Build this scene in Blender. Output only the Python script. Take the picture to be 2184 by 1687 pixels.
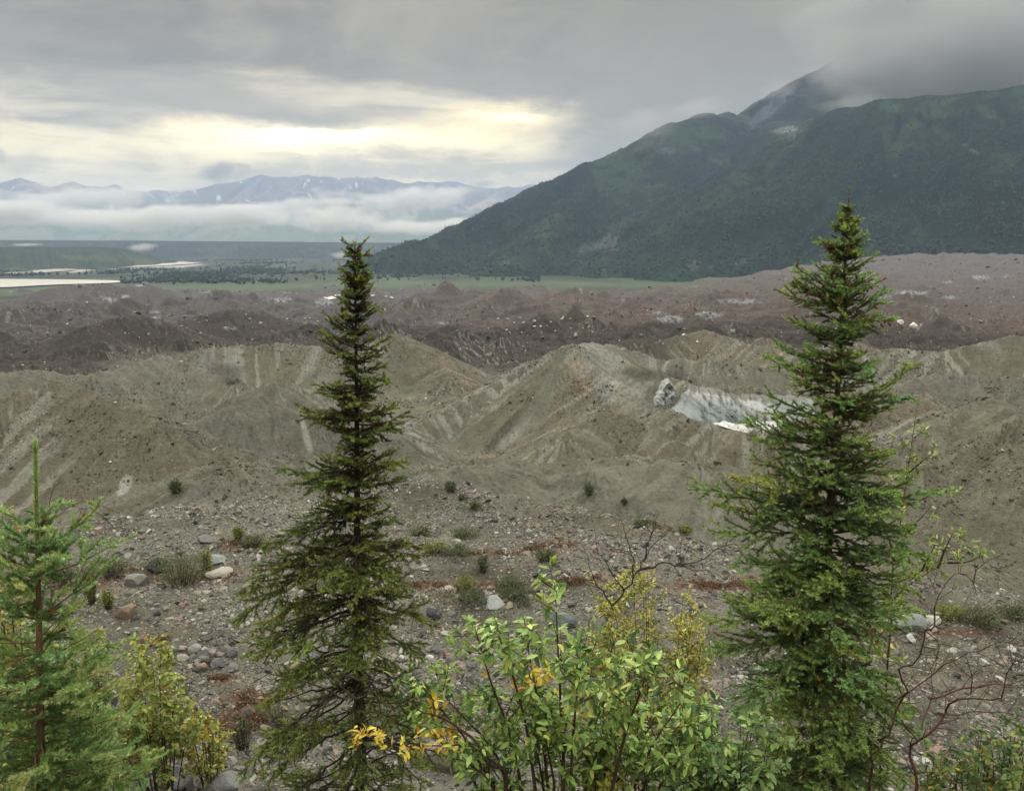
# Moraine-covered glacier valley under an overcast sky, seen from a bank with young spruces.
import bpy, math, random
import numpy as np
from mathutils import Vector

random.seed(7)
RNG = np.random.default_rng(11)
for o in list(bpy.data.objects):
    bpy.data.objects.remove(o)
SC = bpy.context.scene
COL = SC.collection
R = math.radians

# ------------------------------------------------------------------ camera
PITCH = R(10.69)
FPX, CX, CY = 1714.0, 1092.0, 843.5          # focal length and centre, in units of a 2184 px wide picture
ZC = 16.0
cam_d = bpy.data.cameras.new('camera')
cam = bpy.data.objects.new('camera', cam_d)
COL.objects.link(cam)
cam_d.sensor_width = 36.0
cam_d.sensor_fit = 'HORIZONTAL'
cam_d.lens = 36.0 * FPX / 2184.0
cam_d.clip_start = 0.05
cam_d.clip_end = 60000.0
cam.location = (0, 0, ZC)
cam.rotation_euler = (R(90) - PITCH, 0, 0)
SC.camera = cam

# ------------------------------------------------------------------ render settings
SC.render.engine = 'CYCLES'
cy = SC.cycles
cy.use_denoising = True
try:
    cy.denoiser = 'OPENIMAGEDENOISE'
except Exception:
    pass
cy.use_adaptive_sampling = True
cy.adaptive_threshold = 0.02
cy.max_bounces = 5
cy.diffuse_bounces = 2
cy.glossy_bounces = 2
cy.transmission_bounces = 2
cy.transparent_max_bounces = 6
cy.volume_bounces = 2
cy.caustics_reflective = False
cy.caustics_refractive = False
SC.view_settings.view_transform = 'Standard'
SC.view_settings.look = 'None'
SC.view_settings.gamma = 1.0
SC.view_settings.exposure = 0.52

SUN_AZ, SUN_EL = R(-14.0), R(26.0)
sun_d = bpy.data.lights.new('sun', 'SUN')
sun_d.energy = 1.5
sun_d.angle = R(10)
sun_d.color = (1.0, 0.93, 0.80)
sun = bpy.data.objects.new('sun', sun_d)
COL.objects.link(sun)
sdir = Vector((math.sin(SUN_AZ) * math.cos(SUN_EL), math.cos(SUN_AZ) * math.cos(SUN_EL), math.sin(SUN_EL)))
sun.rotation_euler = sdir.to_track_quat('Z', 'Y').to_euler()
sun.location = (0, 0, 200)

# ------------------------------------------------------------------ picture <-> place helpers
CP, SP = math.cos(PITCH), math.sin(PITCH)


def P(px, py, r):
    """Point at horizontal distance r along the sight line through (px, py)."""
    a = (px - CX) / FPX
    b = -(py - CY) / FPX
    dx, dy, dz = a, CP + b * SP, -SP + b * CP
    k = r / math.hypot(dx, dy)
    return np.array((dx * k, dy * k, ZC + dz * k))


def proj(x, y, z):
    zz = z - ZC
    d = y * CP - zz * SP
    u = y * SP + zz * CP
    d = np.where(d < 0.01, 0.01, d)
    return CX + FPX * x / d, CY - FPX * u / d


def azel(px, py):
    v = P(px, py, 100.0)
    return math.degrees(math.atan2(v[0], v[1])), math.degrees(math.atan2(v[2] - ZC, 100.0))


def srgb(r, g, b, k=1.0):
    f = lambda c: ((c / 255.0) / 12.92 if c <= 10 else (((c / 255.0) + 0.055) / 1.055) ** 2.4)
    return np.array((f(r), f(g), f(b))) * k


# ------------------------------------------------------------------ numpy noise
def _h(ix, iy, seed):
    with np.errstate(over='ignore'):
        n = ix.astype(np.uint32) * np.uint32(374761393) + iy.astype(np.uint32) * np.uint32(668265263) + np.uint32((seed * 2246822519) & 0xffffffff)
        n = (n ^ (n >> np.uint32(13))) * np.uint32(1274126177)
        n = n ^ (n >> np.uint32(16))
        n = n * np.uint32(2654435761)
        n = n ^ (n >> np.uint32(15))
    return n.astype(np.float64) / 4294967296.0


def pn(x, y, seed=0):
    x = np.asarray(x, float)
    y = np.asarray(y, float)
    x0 = np.floor(x)
    y0 = np.floor(y)
    fx, fy = x - x0, y - y0
    ix, iy = x0.astype(np.int64), y0.astype(np.int64)
    u = fx * fx * fx * (fx * (fx * 6 - 15) + 10)
    v = fy * fy * fy * (fy * (fy * 6 - 15) + 10)

    def g(i, j):
        a = _h(ix + i, iy + j, seed) * (2 * np.pi)
        return np.cos(a) * (fx - i) + np.sin(a) * (fy - j)
    a = g(0, 0)
    b = g(1, 0)
    c = g(0, 1)
    d = g(1, 1)
    return (a + (b - a) * u + (c - a) * v + (a - b - c + d) * u * v) * 1.5


def fbm(x, y, oc=4, seed=0, gain=0.5, lac=2.07):
    s = 0
    a = 1.0
    t = 0
    for i in range(oc):
        s = s + a * pn(x, y, seed + i * 17)
        t += a
        x = x * lac + 13.7
        y = y * lac - 7.3
        a *= gain
    return s / t


def ridged(x, y, oc=4, seed=0, gain=0.5):
    s = 0
    a = 1.0
    t = 0
    for i in range(oc):
        s = s + a * (1 - np.abs(pn(x, y, seed + i * 31)) * 1.6)
        t += a
        x = x * 2.1 + 5.1
        y = y * 2.1 + 9.7
        a *= gain
    return s / t


def sstep(a, b, x):
    t = np.clip((x - a) / (b - a), 0, 1)
    return t * t * (3 - 2 * t)


def mixv(c, d, m):
    return c + (np.asarray(d) - c) * m[..., None]


# ------------------------------------------------------------------ node helpers
class X:
    """A socket with arithmetic: a tiny expression builder for shader nodes."""

    def __init__(s, t, k):
        s.t, s.k = t, k

    def op(s, o, *a, clamp=False):
        n = s.t.nodes.new('ShaderNodeMath')
        n.operation = o
        n.use_clamp = clamp
        for i, v in enumerate((s,) + a):
            if isinstance(v, X):
                s.t.links.new(v.k, n.inputs[i])
            else:
                n.inputs[i].default_value = v
        return X(s.t, n.outputs[0])

    def __add__(s, o): return s.op('ADD', o)
    def __sub__(s, o): return s.op('SUBTRACT', o)
    def __mul__(s, o): return s.op('MULTIPLY', o)
    def __truediv__(s, o): return s.op('DIVIDE', o)
    def step(s, a, b):
        n = s.t.nodes.new('ShaderNodeMapRange')
        n.interpolation_type = 'SMOOTHSTEP'
        for i, v in enumerate((s, a, b, 0.0, 1.0)):
            if isinstance(v, X):
                s.t.links.new(v.k, n.inputs[i])
            else:
                n.inputs[i].default_value = v
        return X(s.t, n.outputs[0])

    def curve(s, pts):
        n = s.t.nodes.new('ShaderNodeFloatCurve')
        c = n.mapping.curves[0]
        while len(c.points) < len(pts):
            c.points.new(0.5, 0.5)
        for p, (x, y) in zip(c.points, pts):
            p.location = (x, y)
        n.mapping.update()
        s.t.links.new(s.k, n.inputs['Value'])
        return X(s.t, n.outputs[0])


def nd(t, typ, **kw):
    n = t.nodes.new(typ)
    for k, v in kw.items():
        setattr(n, k, v)
    return n


def noise(t, vec, scale, detail=4.0, rough=0.5, dist=0.0):
    n = t.nodes.new('ShaderNodeTexNoise')
    n.inputs['Scale'].default_value = scale
    n.inputs['Detail'].default_value = detail
    n.inputs['Roughness'].default_value = rough
    n.inputs['Distortion'].default_value = dist
    if vec is not None:
        t.links.new(vec, n.inputs['Vector'])
    return X(t, n.outputs['Fac'])


def mixc(t, f, a, b, mode='MIX'):
    n = t.nodes.new('ShaderNodeMix')
    n.data_type = 'RGBA'
    n.blend_type = mode
    n.clamp_factor = True
    for i, v in ((0, f), (6, a), (7, b)):
        if isinstance(v, X):
            t.links.new(v.k, n.inputs[i])
        elif isinstance(v, bpy.types.NodeSocket):
            t.links.new(v, n.inputs[i])
        elif i == 0:
            n.inputs[0].default_value = v
        else:
            n.inputs[i].default_value = (*v[:3], 1)
    return X(t, n.outputs[2])


def comb(t, x, y, z):
    n = t.nodes.new('ShaderNodeCombineXYZ')
    for i, v in enumerate((x, y, z)):
        if isinstance(v, X):
            t.links.new(v.k, n.inputs[i])
        else:
            n.inputs[i].default_value = v
    return n.outputs[0]


def material(name):
    m = bpy.data.materials.new(name)
    m.use_nodes = True
    t = m.node_tree
    t.nodes.clear()
    return m, t


def out_surface(t, shader):
    o = t.nodes.new('ShaderNodeOutputMaterial')
    t.links.new(shader, o.inputs['Surface'])


def principled(t, col, rough=0.9, spec=0.2, normal=None):
    n = t.nodes.new('ShaderNodeBsdfPrincipled')
    if isinstance(col, X):
        t.links.new(col.k, n.inputs['Base Color'])
    else:
        n.inputs['Base Color'].default_value = (*col[:3], 1)
    if isinstance(rough, X):
        t.links.new(rough.k, n.inputs['Roughness'])
    else:
        n.inputs['Roughness'].default_value = rough
    n.inputs['Specular IOR Level'].default_value = spec
    if normal is not None:
        t.links.new(normal, n.inputs['Normal'])
    return n


def bump(t, h, strength=0.5, dist=0.1, prev=None):
    n = t.nodes.new('ShaderNodeBump')
    n.inputs['Strength'].default_value = strength
    n.inputs['Distance'].default_value = dist
    t.links.new(h.k, n.inputs['Height'])
    if prev is not None:
        t.links.new(prev, n.inputs['Normal'])
    return n.outputs[0]


# ------------------------------------------------------------------ mesh helpers
def mesh_obj(name, verts, faces, mat=None, parent=None, smooth=True, cols=None, loops=None):
    """faces: (n,3) or (n,4) array, or a list of such arrays."""
    me = bpy.data.meshes.new(name)
    V = np.asarray(verts, np.float32)
    if not isinstance(faces, list):
        faces = [faces]
    faces = [np.asarray(f, np.int32) for f in faces if len(f)]
    nl = sum(f.size for f in faces)
    npoly = sum(len(f) for f in faces)
    me.vertices.add(len(V))
    me.vertices.foreach_set('co', V.ravel())
    me.loops.add(nl)
    me.polygons.add(npoly)
    me.loops.foreach_set('vertex_index', np.concatenate([f.ravel() for f in faces]))
    tot = np.concatenate([np.full(len(f), f.shape[1], np.int32) for f in faces])
    st = np.concatenate([[0], np.cumsum(tot)[:-1]]).astype(np.int32)
    me.polygons.foreach_set('loop_start', st)
    me.polygons.foreach_set('loop_total', tot)
    me.polygons.foreach_set('use_smooth', np.full(npoly, bool(smooth)))
    if cols is not None:
        a = me.attributes.new('col', 'FLOAT_COLOR', 'POINT')
        c4 = np.ones((len(V), 4), np.float32)
        c4[:, :3] = cols
        a.data.foreach_set('color', c4.ravel())
    me.update(calc_edges=True)
    o = bpy.data.objects.new(name, me)
    COL.objects.link(o)
    if mat is not None:
        me.materials.append(mat)
    if parent is not None:
        o.parent = parent
    return o


def grid_faces(nr, nc, wrap=False):
    i = np.arange(nr * nc).reshape(nr, nc)
    if wrap:
        i = np.concatenate([i, i[:, :1]], 1)
    return np.stack([i[:-1, :-1], i[:-1, 1:], i[1:, 1:], i[1:, :-1]], -1).reshape(-1, 4)


def tag(o, label=None, cat=None, group=None, kind=None):
    if label:
        o['label'] = label
    if cat:
        o['category'] = cat
    if group:
        o['group'] = group
    if kind:
        o['kind'] = kind
    return o


def empty(name, loc):
    o = bpy.data.objects.new(name, None)
    o.location = loc
    o.empty_display_size = 0.2
    COL.objects.link(o)
    return o


# ------------------------------------------------------------------ sky
W = bpy.data.worlds.new('World')
SC.world = W
W.use_nodes = True
t = W.node_tree
t.nodes.clear()
tc = nd(t, 'ShaderNodeTexCoord')
nrm = nd(t, 'ShaderNodeVectorMath', operation='NORMALIZE')
t.links.new(tc.outputs['Generated'], nrm.inputs[0])
sx = nd(t, 'ShaderNodeSeparateXYZ')
t.links.new(nrm.outputs[0], sx.inputs[0])
dx, dy, dz = (X(t, sx.outputs[i]) for i in range(3))
az = dx.op('ARCTAN2', dy) * 57.29578
el = dz.op('ARCSINE') * 57.29578
# cloud texture lives on a flat cloud layer overhead, so it crowds together towards the horizon
inv = (dz.op('MAXIMUM', 0.0) + 0.055)
pu, pv_ = dx / inv, dy / inv
lay1 = noise(t, comb(t, az * 0.05 + pu * 0.05, el * 0.14, 0.0), 1.0, 8.0, 0.6, 0.6)
lay2 = noise(t, comb(t, az * 0.17 + 5.0, el * 0.42, 4.0), 1.0, 8.0, 0.62, 0.6)
lay3 = noise(t, comb(t, az * 0.085 + 2.0, el * 0.50 + 3.0, 8.0), 1.0, 8.0, 0.6, 0.8)
wob = noise(t, comb(t, az * 0.055, el * 0.15, 0.0), 1.0, 6.0, 0.6, 0.4)
wob2 = noise(t, comb(t, az * 0.20 + 9.0, el * 0.7, 3.0), 1.0, 6.0, 0.6)
elw = el + (wob - 0.5) * 2.6 + (wob2 - 0.5) * 1.6 + (lay2 - 0.5) * 1.3
azn = (az / 90.0 + 0.5).op('MAXIMUM', 0.0).op('MINIMUM', 1.0)      # -45..45 deg -> 0..1


def edge(pts):
    """A curve az -> el given by picture points."""
    q = [(0.0, 0)] + [(azel(*p)[0] / 90.0 + 0.5, azel(*p)[1] / 20.0) for p in pts]
    q[0] = (0.0, q[1][1])
    q.append((1.0, q[-1][1]))
    return azn.curve(q) * 20.0


def gauss(px, py, wa, we, base=None):
    a0, e0 = azel(px, py)
    da = (az - a0 + (wob2 - 0.5) * 2.5) / wa
    de = ((base if base is not None else elw) - e0) / we
    return ((da * da + de * de) * -1.0).op('EXPONENT')


deck_lo = edge([(0, 165), (330, 172), (560, 165), (760, 188), (1000, 205), (1225, 240), (1400, 275)])
tong_lo = edge([(0, 268), (180, 290), (420, 272), (640, 280), (830, 270), (960, 246), (1100, 225), (1225, 245), (1400, 290)])
gap_lo = edge([(0, 345), (300, 325), (700, 335), (1000, 318), (1230, 315), (1400, 330)])
m_deck = elw.step(deck_lo - 0.5, deck_lo + 0.9)
m_tong = elw.step(tong_lo - 0.25, tong_lo + 0.9)
m_gap = elw.step(gap_lo - 1.0, gap_lo + 1.0)
C_DECK = srgb(148, 137, 116)
C_DARK = srgb(110, 101, 87)
C_TONG = srgb(164, 153, 132)
C_LITE = srgb(222, 206, 172, 1.1)
C_GAP = srgb(255, 234, 176, 1.4)
C_LOW = srgb(244, 222, 170, 1.15)
C_GREY = srgb(200, 182, 146)
deck = mixc(t, lay1.step(0.34, 0.64), C_DARK, C_DECK * 1.04)
deck = mixc(t, (lay2.step(0.42, 0.68)) * 0.42, deck, C_DECK * 1.22)
tongue = mixc(t, lay3.step(0.38, 0.62), C_TONG, C_LITE)
tongue = mixc(t, gauss(430, 215, 7.5, 1.2) * 0.9, tongue, C_TONG * 0.9)
tongue = mixc(t, gauss(610, 252, 5.0, 0.75) * 0.9, tongue, C_TONG * 0.85)
tongue = mixc(t, gauss(760, 208, 5.5, 0.55) * 0.7, tongue, C_LITE * 1.02)
low = mixc(t, (lay3 * 0.6 + lay2 * 0.4).step(0.43, 0.55), C_GREY, C_LOW)
gapc = mixc(t, (lay3 * 0.65 + lay2 * 0.35).step(0.40, 0.58), C_LOW * 0.88, C_GAP)
c = mixc(t, m_gap, low, gapc)
c = mixc(t, gauss(640, 296, 7.5, 0.8) * 0.9, c, srgb(255, 240, 190, 1.9))
c = mixc(t, gauss(700, 287, 3.4, 0.42), c, srgb(255, 248, 214, 2.9))
c = mixc(t, gauss(900, 305, 5.5, 0.5) * 0.7, c, srgb(255, 238, 186, 1.7))
c = mixc(t, m_tong, c, tongue)
c = mixc(t, gauss(1085, 252, 2.6, 0.36), c, srgb(255, 240, 190, 2.0))
c = mixc(t, m_deck, c, deck)
# overcast: grey all the way down on the right and behind, brighter towards the zenith
rightm = (az + (wob - 0.5) * 6.0 + (wob2 - 0.5) * 5.0 + (lay2 - 0.5) * 4.0).step(azel(1120, 300)[0], azel(1255, 300)[0] + 1.0)
c = mixc(t, rightm, c, mixc(t, lay1.step(0.35, 0.66), C_DECK * 0.84, C_DECK * 1.06))
backm = az.op('ABSOLUTE').step(38.0, 70.0)
c = mixc(t, backm, c, C_DECK * 1.25)
ZEN = el.step(17.0, 62.0)
zmul = ZEN * 7.2 + 1.0
c = mixc(t, ZEN, c, srgb(152, 154, 152))
zc = nd(t, 'ShaderNodeVectorMath', operation='SCALE')
t.links.new(c.k, zc.inputs[0])
t.links.new(zmul.k, zc.inputs['Scale'])
sky = nd(t, 'ShaderNodeTexSky', sky_type='NISHITA', sun_disc=False)
sky.sun_elevation = SUN_EL
sky.sun_rotation = SUN_AZ
sky.altitude = 400
SKY_STRENGTH = 0.1
zs = nd(t, 'ShaderNodeVectorMath', operation='SCALE')
t.links.new(zc.outputs[0], zs.inputs[0])
zs.inputs['Scale'].default_value = 0.785 / SKY_STRENGTH
cover = mixc(t, 0.96, sky.outputs[0], zs.outputs[0])
bg = nd(t, 'ShaderNodeBackground')
bg.inputs['Strength'].default_value = SKY_STRENGTH
t.links.new(cover.k, bg.inputs['Color'])
wo = nd(t, 'ShaderNodeOutputWorld')
t.links.new(bg.outputs[0], wo.inputs['Surface'])
W.cycles.sampling_method = 'MANUAL'
W.cycles.sample_map_resolution = 1024

# ------------------------------------------------------------------ ground: bank, gravel bench and hummocky moraine
NSEG = []


def seg(pts, sl=0.6, sr=None, e=0.35):
    """Ridge line through (px, py, r) points; sl / sr = slope to its left and right."""
    q = [P(*p) for p in pts]
    if len(q) == 1:
        q = q * 2
    NSEG.append(len(NSEG))
    return [(a, b, sl, sr if sr is not None else sl, e, NSEG[-1]) for a, b in zip(q[:-1], q[1:])]


HILLS = []
HILLS += seg([(-140, 890, 116), (-40, 868, 116), (125, 811, 116), (205, 846, 110), (345, 893, 99)], .58, .62)
HILLS += seg([(-90, 815, 165), (60, 790, 160), (190, 800, 155), (345, 757, 162), (400, 775, 158), (500, 812, 150)], .60)
HILLS += seg([(430, 745, 205), (455, 738, 205), (600, 733, 205), (700, 742, 200), (760, 775, 190)], .62, .55)
HILLS += seg([(500, 870, 118), (590, 818, 124), (660, 838, 126), (770, 900, 124)], .5, .55, 2.0)
HILLS += seg([(770, 760, 200), (842, 711, 212), (905, 748, 205), (960, 800, 190)], .55, .5, 2.0)
HILLS += seg([(880, 905, 140), (1000, 852, 146), (1120, 785, 152), (1213, 734, 156)], .5, .6)
HILLS += seg([(1213, 734, 156), (1300, 808, 143), (1372, 860, 132), (1440, 915, 122), (1490, 948, 113), (1600, 985, 104)], .62, .5)
HILLS += seg([(1215, 735, 156), (1300, 733, 172), (1400, 766, 172), (1520, 772, 170), (1660, 786, 172), (1820, 800, 178)], .5, .55)
HILLS += seg([(1205, 935, 104), (1250, 895, 111), (1295, 872, 115), (1385, 915, 110), (1480, 962, 103)], .55)
HILLS += seg([(1425, 872, 118), (1470, 893, 113), (1520, 911, 110), (1570, 924, 109), (1640, 922, 109), (1720, 896, 112), (1850, 870, 118), (1960, 840, 130)], .55)
HILLS += seg([(1330, 775, 152), (1400, 800, 147), (1480, 822, 140), (1560, 826, 141), (1700, 832, 143), (1830, 838, 148)], .5, .5)
HILLS += seg([(1950, 935, 95), (2030, 890, 100), (2102, 846, 105), (2180, 890, 98), (2300, 930, 95)], .55, .55)
HILLS += seg([(1380, 735, 235), (1500, 702, 245), (1600, 735, 235), (1700, 750, 225)], .55)
HILLS += seg([(1780, 765, 215), (1900, 742, 220), (2000, 752, 215), (2080, 735, 220), (2160, 716, 225), (2300, 730, 225)], .5)
HILLS += seg([(1880, 830, 150), (2000, 800, 165), (2184, 808, 165), (2300, 800, 165)], .4)
HILLS += seg([(1000, 990, 68), (900, 1000, 66)], .35, .35, 3.0)
HILLS += seg([(510, 990, 64), (620, 984, 66), (700, 1010, 64)], .38, .38, 3.0)
HILLS += seg([(1250, 995, 70), (1400, 985, 72), (1500, 1000, 70)], .33, .33, 3.0)
HILLS += seg([(700, 655, 430), (770, 640, 430), (850, 660, 430)], .4)
HILLS += seg([(430, 672, 345), (500, 657, 350), (570, 672, 345)], .33)
HILLS += seg([(190, 694, 305), (240, 680, 312), (300, 671, 315), (360, 690, 308)], .38)
HILLS += seg([(1040, 640, 560), (1075, 612, 580), (1120, 640, 560)], .4)
HILLS += seg([(100, 615, 900), (200, 600, 940), (265, 612, 900), (300, 602, 940), (330, 612, 900)], .35)


def tents(x, y):
    best = np.full(x.shape, -1e4)
    s = np.zeros(x.shape)
    gi = np.zeros(x.shape, np.int32)
    for k, (a, b, sl, sr, e, ng_) in enumerate(HILLS):
        dx, dy = b[0] - a[0], b[1] - a[1]
        L2 = dx * dx + dy * dy + 1e-6
        t = np.clip(((x - a[0]) * dx + (y - a[1]) * dy) / L2, 0, 1)
        qx, qy = x - a[0] - t * dx, y - a[1] - t * dy
        d = np.hypot(qx, qy)
        side = (dx * qy - dy * qx) > 0
        slope = np.where(side, sl, sr)
        h = a[2] + (b[2] - a[2]) * t - slope * (np.sqrt(d * d + e * e) - e)
        m = h > best
        best = np.where(m, h, best)
        ang = np.arctan2(qy, qx)
        gi = np.where(m, ng_ * 2 + side, gi)
        s = np.where(m, k * 7.3 + t * math.sqrt(L2) * 0.35 + ang * 3.0, s)
    return best, s, gi


def cones(x, y, size, seed, hmin, hmax, slope):
    """Jittered-grid field of little cones: the largest of the nearest nine."""
    gx, gy = np.floor(x / size).astype(np.int64), np.floor(y / size).astype(np.int64)
    best = np.full(x.shape, -1e4)
    s = np.zeros(x.shape)
    for i in (-1, 0, 1):
        for j in (-1, 0, 1):
            cx, cy_ = gx + i, gy + j
            jx = (cx + _h(cx, cy_, seed)) * size
            jy = (cy_ + _h(cx, cy_, seed + 5)) * size
            hh = hmin + (hmax - hmin) * _h(cx, cy_, seed + 9) ** 1.5
            ex = 0.7 + 0.8 * _h(cx, cy_, seed + 13)
            d = np.hypot((x - jx) * ex, (y - jy))
            h = hh - slope * d
            m = h > best
            best = np.where(m, h, best)
            s = np.where(m, np.arctan2(y - jy, x - jx) * 4 + cx * 3.7 + cy_ * 1.9, s)
    return best, s


_BR = [0, 1.5, 4.5, 9, 14, 19, 24, 34, 46, 70, 100, 150, 195, 260, 500, 700, 900, 1250, 1500, 1700, 2300]
_BZ = [14.4, 14.2, 11.85, 7.9, 3.9, 1.0, 0.1, -0.1, -0.2, -11, -16.8, -19.5, -20.5, -19.5, -27.5, -37, -45, -57, -63, -66, -72]


POND = P(765, 636, 885)


def bench_edge(x, y):
    az = np.degrees(np.arctan2(x, y))
    e = np.interp(az, [-40, -30, -20, -12, -5, 3, 9, 16, 22, 40], [52, 51.5, 52, 53, 53, 50, 48, 44, 43, 42])
    return e + 2.0 * pn(az * 0.25, az * 0 + 3.3, 71) + 1.0 * pn(az * 0.9, az * 0 + 1.3, 72)


def near_field(x, y):
    r = np.hypot(x, y)
    z = np.interp(r, _BR, _BZ)
    e = bench_edge(x, y)
    on = sstep(20, 27, r)
    # swells and banks of the bench
    sw = 0.55 * fbm(x / 9, y / 7, 3, 5) + 0.16 * fbm(x / 2.2, y / 2.2, 3, 6)
    steps = 0.5 * sstep(-0.1, 0.25, pn(x / 16, y / 8, 9)) + 0.4 * sstep(0, .3, pn(x / 11 + 4, y / 6, 10))
    bench = -0.35 + sw + steps
    fall = np.maximum(r - e, 0)
    bench = bench - 0.62 * (np.sqrt(fall * fall + 4) - 2)
    zb = np.where(r < 27, z + (0.16 * fbm(x / 1.7, y / 1.7, 4, 6)) * sstep(2, 6, r), 0)
    return zb * (1 - on) + bench * on, e, r


def ground_h(x, y, full=False):
    x = np.asarray(x, float)
    y = np.asarray(y, float)
    zb, e, r = near_field(x, y)
    base = np.interp(r, _BR, _BZ)
    az = np.degrees(np.arctan2(x, y))
    base = np.where(r < 85, np.minimum(base, -11 - (r - 60) * 0.15), base)
    # lateral moraine climbing at the right-hand valley side
    lat = sstep(9.0, 27.0, az) * sstep(650, 1500, r)
    base = base + 60.0 * lat * sstep(500, 1450, r)
    # the bowl with the ice cliff
    bx, by, _ = P(1570, 890, 133)
    base = base - 1.6 * np.exp(-(((x - bx) / 22) ** 2 + ((y - by) / 12) ** 2))
    wx = x + 3.0 * fbm(x / 22, y / 22, 3, 21) + 0.9 * fbm(x / 5, y / 5, 3, 23)
    wy = y + 3.0 * fbm(x / 22, y / 22, 3, 22) + 0.9 * fbm(x / 5, y / 5, 3, 24)
    amp = np.clip(r / 110.0, 0.25, 1.0)
    th, ts, tg_ = tents(x + (wx - x) * 0.5, y + (wy - y) * 0.5)
    m1 = sstep(150, 240, r)
    c1, s1 = cones(wx, wy * 0.8, 30.0, 31, 0.5, 7.0, 0.40)
    c2, s2 = cones(wx + 50, wy * 0.75, 75.0, 33, 1.0, 15.0, 0.32)
    c3, s3 = cones(wx + 9, wy, 11.0, 35, 0.0, 2.2, 0.40)
    m2 = sstep(330, 560, r)
    big = base + np.maximum(c1, 0) * (0.16 + 0.84 * m1) * (1 - 0.35 * lat) + np.maximum(c2, 0) * m2 * (1 - 0.6 * lat) * (1 - 0.35 * sstep(600, 1000, r))
    big = big + np.maximum(c3, 0) * (0.55 + 0.65 * m1)
    rag = 1.6 * ridged(x / 14, y / 11, 4, 41) * m1 + 0.9 * fbm(x / 6, y / 6, 4, 43)
    jag = 4.6 * (ridged(wx / 34, wy / 15, 5, 71, 0.55) - 0.45)
    big = big + jag * sstep(230, 290, r) * (1 - 0.55 * lat) * (1 - 0.5 * sstep(800, 1100, r))
    big = big + rag * (0.35 + 0.65 * m1) * (1 - 0.4 * lat)
    hi = np.where(th > big, th, big)
    s = np.where(th > big, ts, np.where(c1 > 0.3, s1, s3))
    # soft blend at the foot of the named hills
    k = 0.45
    d = th - big
    hi = big + np.where(d > 40, d, k * np.log1p(np.exp(np.clip(d / k, -40, 40))))
    dep = np.clip(np.maximum(th, big) - base, 0, 9)
    rill = pn(s * 2.3, dep * 0.08, 51) * 0.6 + pn(s * 6.1, dep * 0.15, 52) * 0.4
    hi = hi + rill * 0.26 * np.clip(dep, 0, 3) * amp
    hi = hi + (0.75 * (ridged(wx / 8, wy / 8, 4, 65) - 0.6) + 0.5 * (ridged(wx / 17, wy / 17, 3, 67) - 0.6)) * (1 - 0.6 * m1)
    hi = hi + 0.22 * fbm(x / 2.6, y / 2.6, 4, 61) + 0.35 * fbm(x / 9, y / 9, 3, 63)
    far = sstep(-3.0, 16.0, r - e)
    out = zb * (1 - far) + hi * far
    pm = 1 - sstep(0.8, 1.5, np.hypot((x - POND[0]) / 42, (y - POND[1]) / 58) + 0.25 * fbm(x / 25, y / 25, 3, 68))
    out = out + (-44.6 - out) * pm
    out = np.maximum(np.where(r < 35, zb, np.maximum(out, zb - 30 * far)), -74)
    if full:
        return out, dict(r=r, e=e, az=az, s=s, dep=dep, named=sstep(-0.4, 0.8, th - big), gi=tg_, far=far, lat=lat)
    return out


# polar sheet: fine inside the field of view, coarse behind the camera
a_f = np.radians(np.arange(-40, 40.01, 0.085))
a_c = np.radians(np.concatenate([np.arange(43, 180, 4.0), np.arange(-180, -40, 4.0)]))
GAZ = np.concatenate([a_f, a_c])
lr = [1.2]
while lr[-1] < 2100:
    q = lr[-1]
    stp = 0.0085 if q < 22 else 0.0052 if q < 56 else 0.0040 if q < 260 else 0.0045 if q < 600 else 0.006 if q < 1500 else 0.03
    lr.append(q * (1 + stp))
GR = np.array([0.3] + lr)
A, RR = np.meshgrid(GAZ, GR)
GX, GY = RR * np.sin(A), RR * np.cos(A)
GZ, INF = ground_h(GX, GY, True)

# ---- what the ground is made of, point by point
gy_, gx_ = np.gradient(GZ, axis=0), np.gradient(GZ, axis=1)
dr = np.gradient(RR, axis=0)
da = np.gradient(A, axis=1) * RR
slope = np.hypot(gy_ / np.maximum(dr, 1e-3), gx_ / np.where(np.abs(da) < 1e-6, 1e-3, da))
LIT = 1.35
C_GRAV = srgb(130, 126, 113) / LIT
C_OLIV = srgb(116, 112, 95) / LIT
C_BRWN = srgb(124, 113, 94) / LIT
C_GRGN = srgb(124, 121, 107) / LIT
C_DARKB = srgb(64, 57, 53) / LIT
C_PURP = srgb(90, 84, 82) / LIT
C_REDB = srgb(96, 84, 76) / LIT
C_LAT = srgb(104, 97, 95) / LIT
C_SCREE = srgb(166, 164, 152) / LIT
C_TANS = srgb(165, 145, 112) / LIT
r, az = INF['r'], INF['az']
n1 = fbm(GX / 40, GY / 40, 4, 101)
n2 = fbm(GX / 11, GY / 11, 4, 102)
n3 = fbm(GX / 3.0, GY / 3.0, 3, 103)
c = np.broadcast_to(C_OLIV, GX.shape + (3,)).copy()
c = mixv(c, C_BRWN, sstep(0.0, 0.35, n1 + 0.15 * n2))
c = mixv(c, C_GRGN, 0.8 * sstep(0.05, 0.35, -n1 + 0.3 * n2))
# greyer-green round the ice bowl, browner at the left front and on the right
ppx, ppy = proj(GX, GY, GZ)
bowl = np.exp(-(((az - 11) / 9) ** 2)) * sstep(118, 135, r) * (1 - sstep(175, 200, r))
c = mixv(c, C_GRGN * 0.95, 0.75 * bowl)
brn = sstep(12, 20, az) * (1 - sstep(135, 160, r))
c = mixv(c, C_BRWN * 1.08, 0.6 * brn)
brn2 = sstep(195, 215, r) * sstep(8, 13, az)
c = mixv(c, C_BRWN * 0.98, 0.85 * brn2 * (1 - sstep(260, 300, r)))
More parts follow.
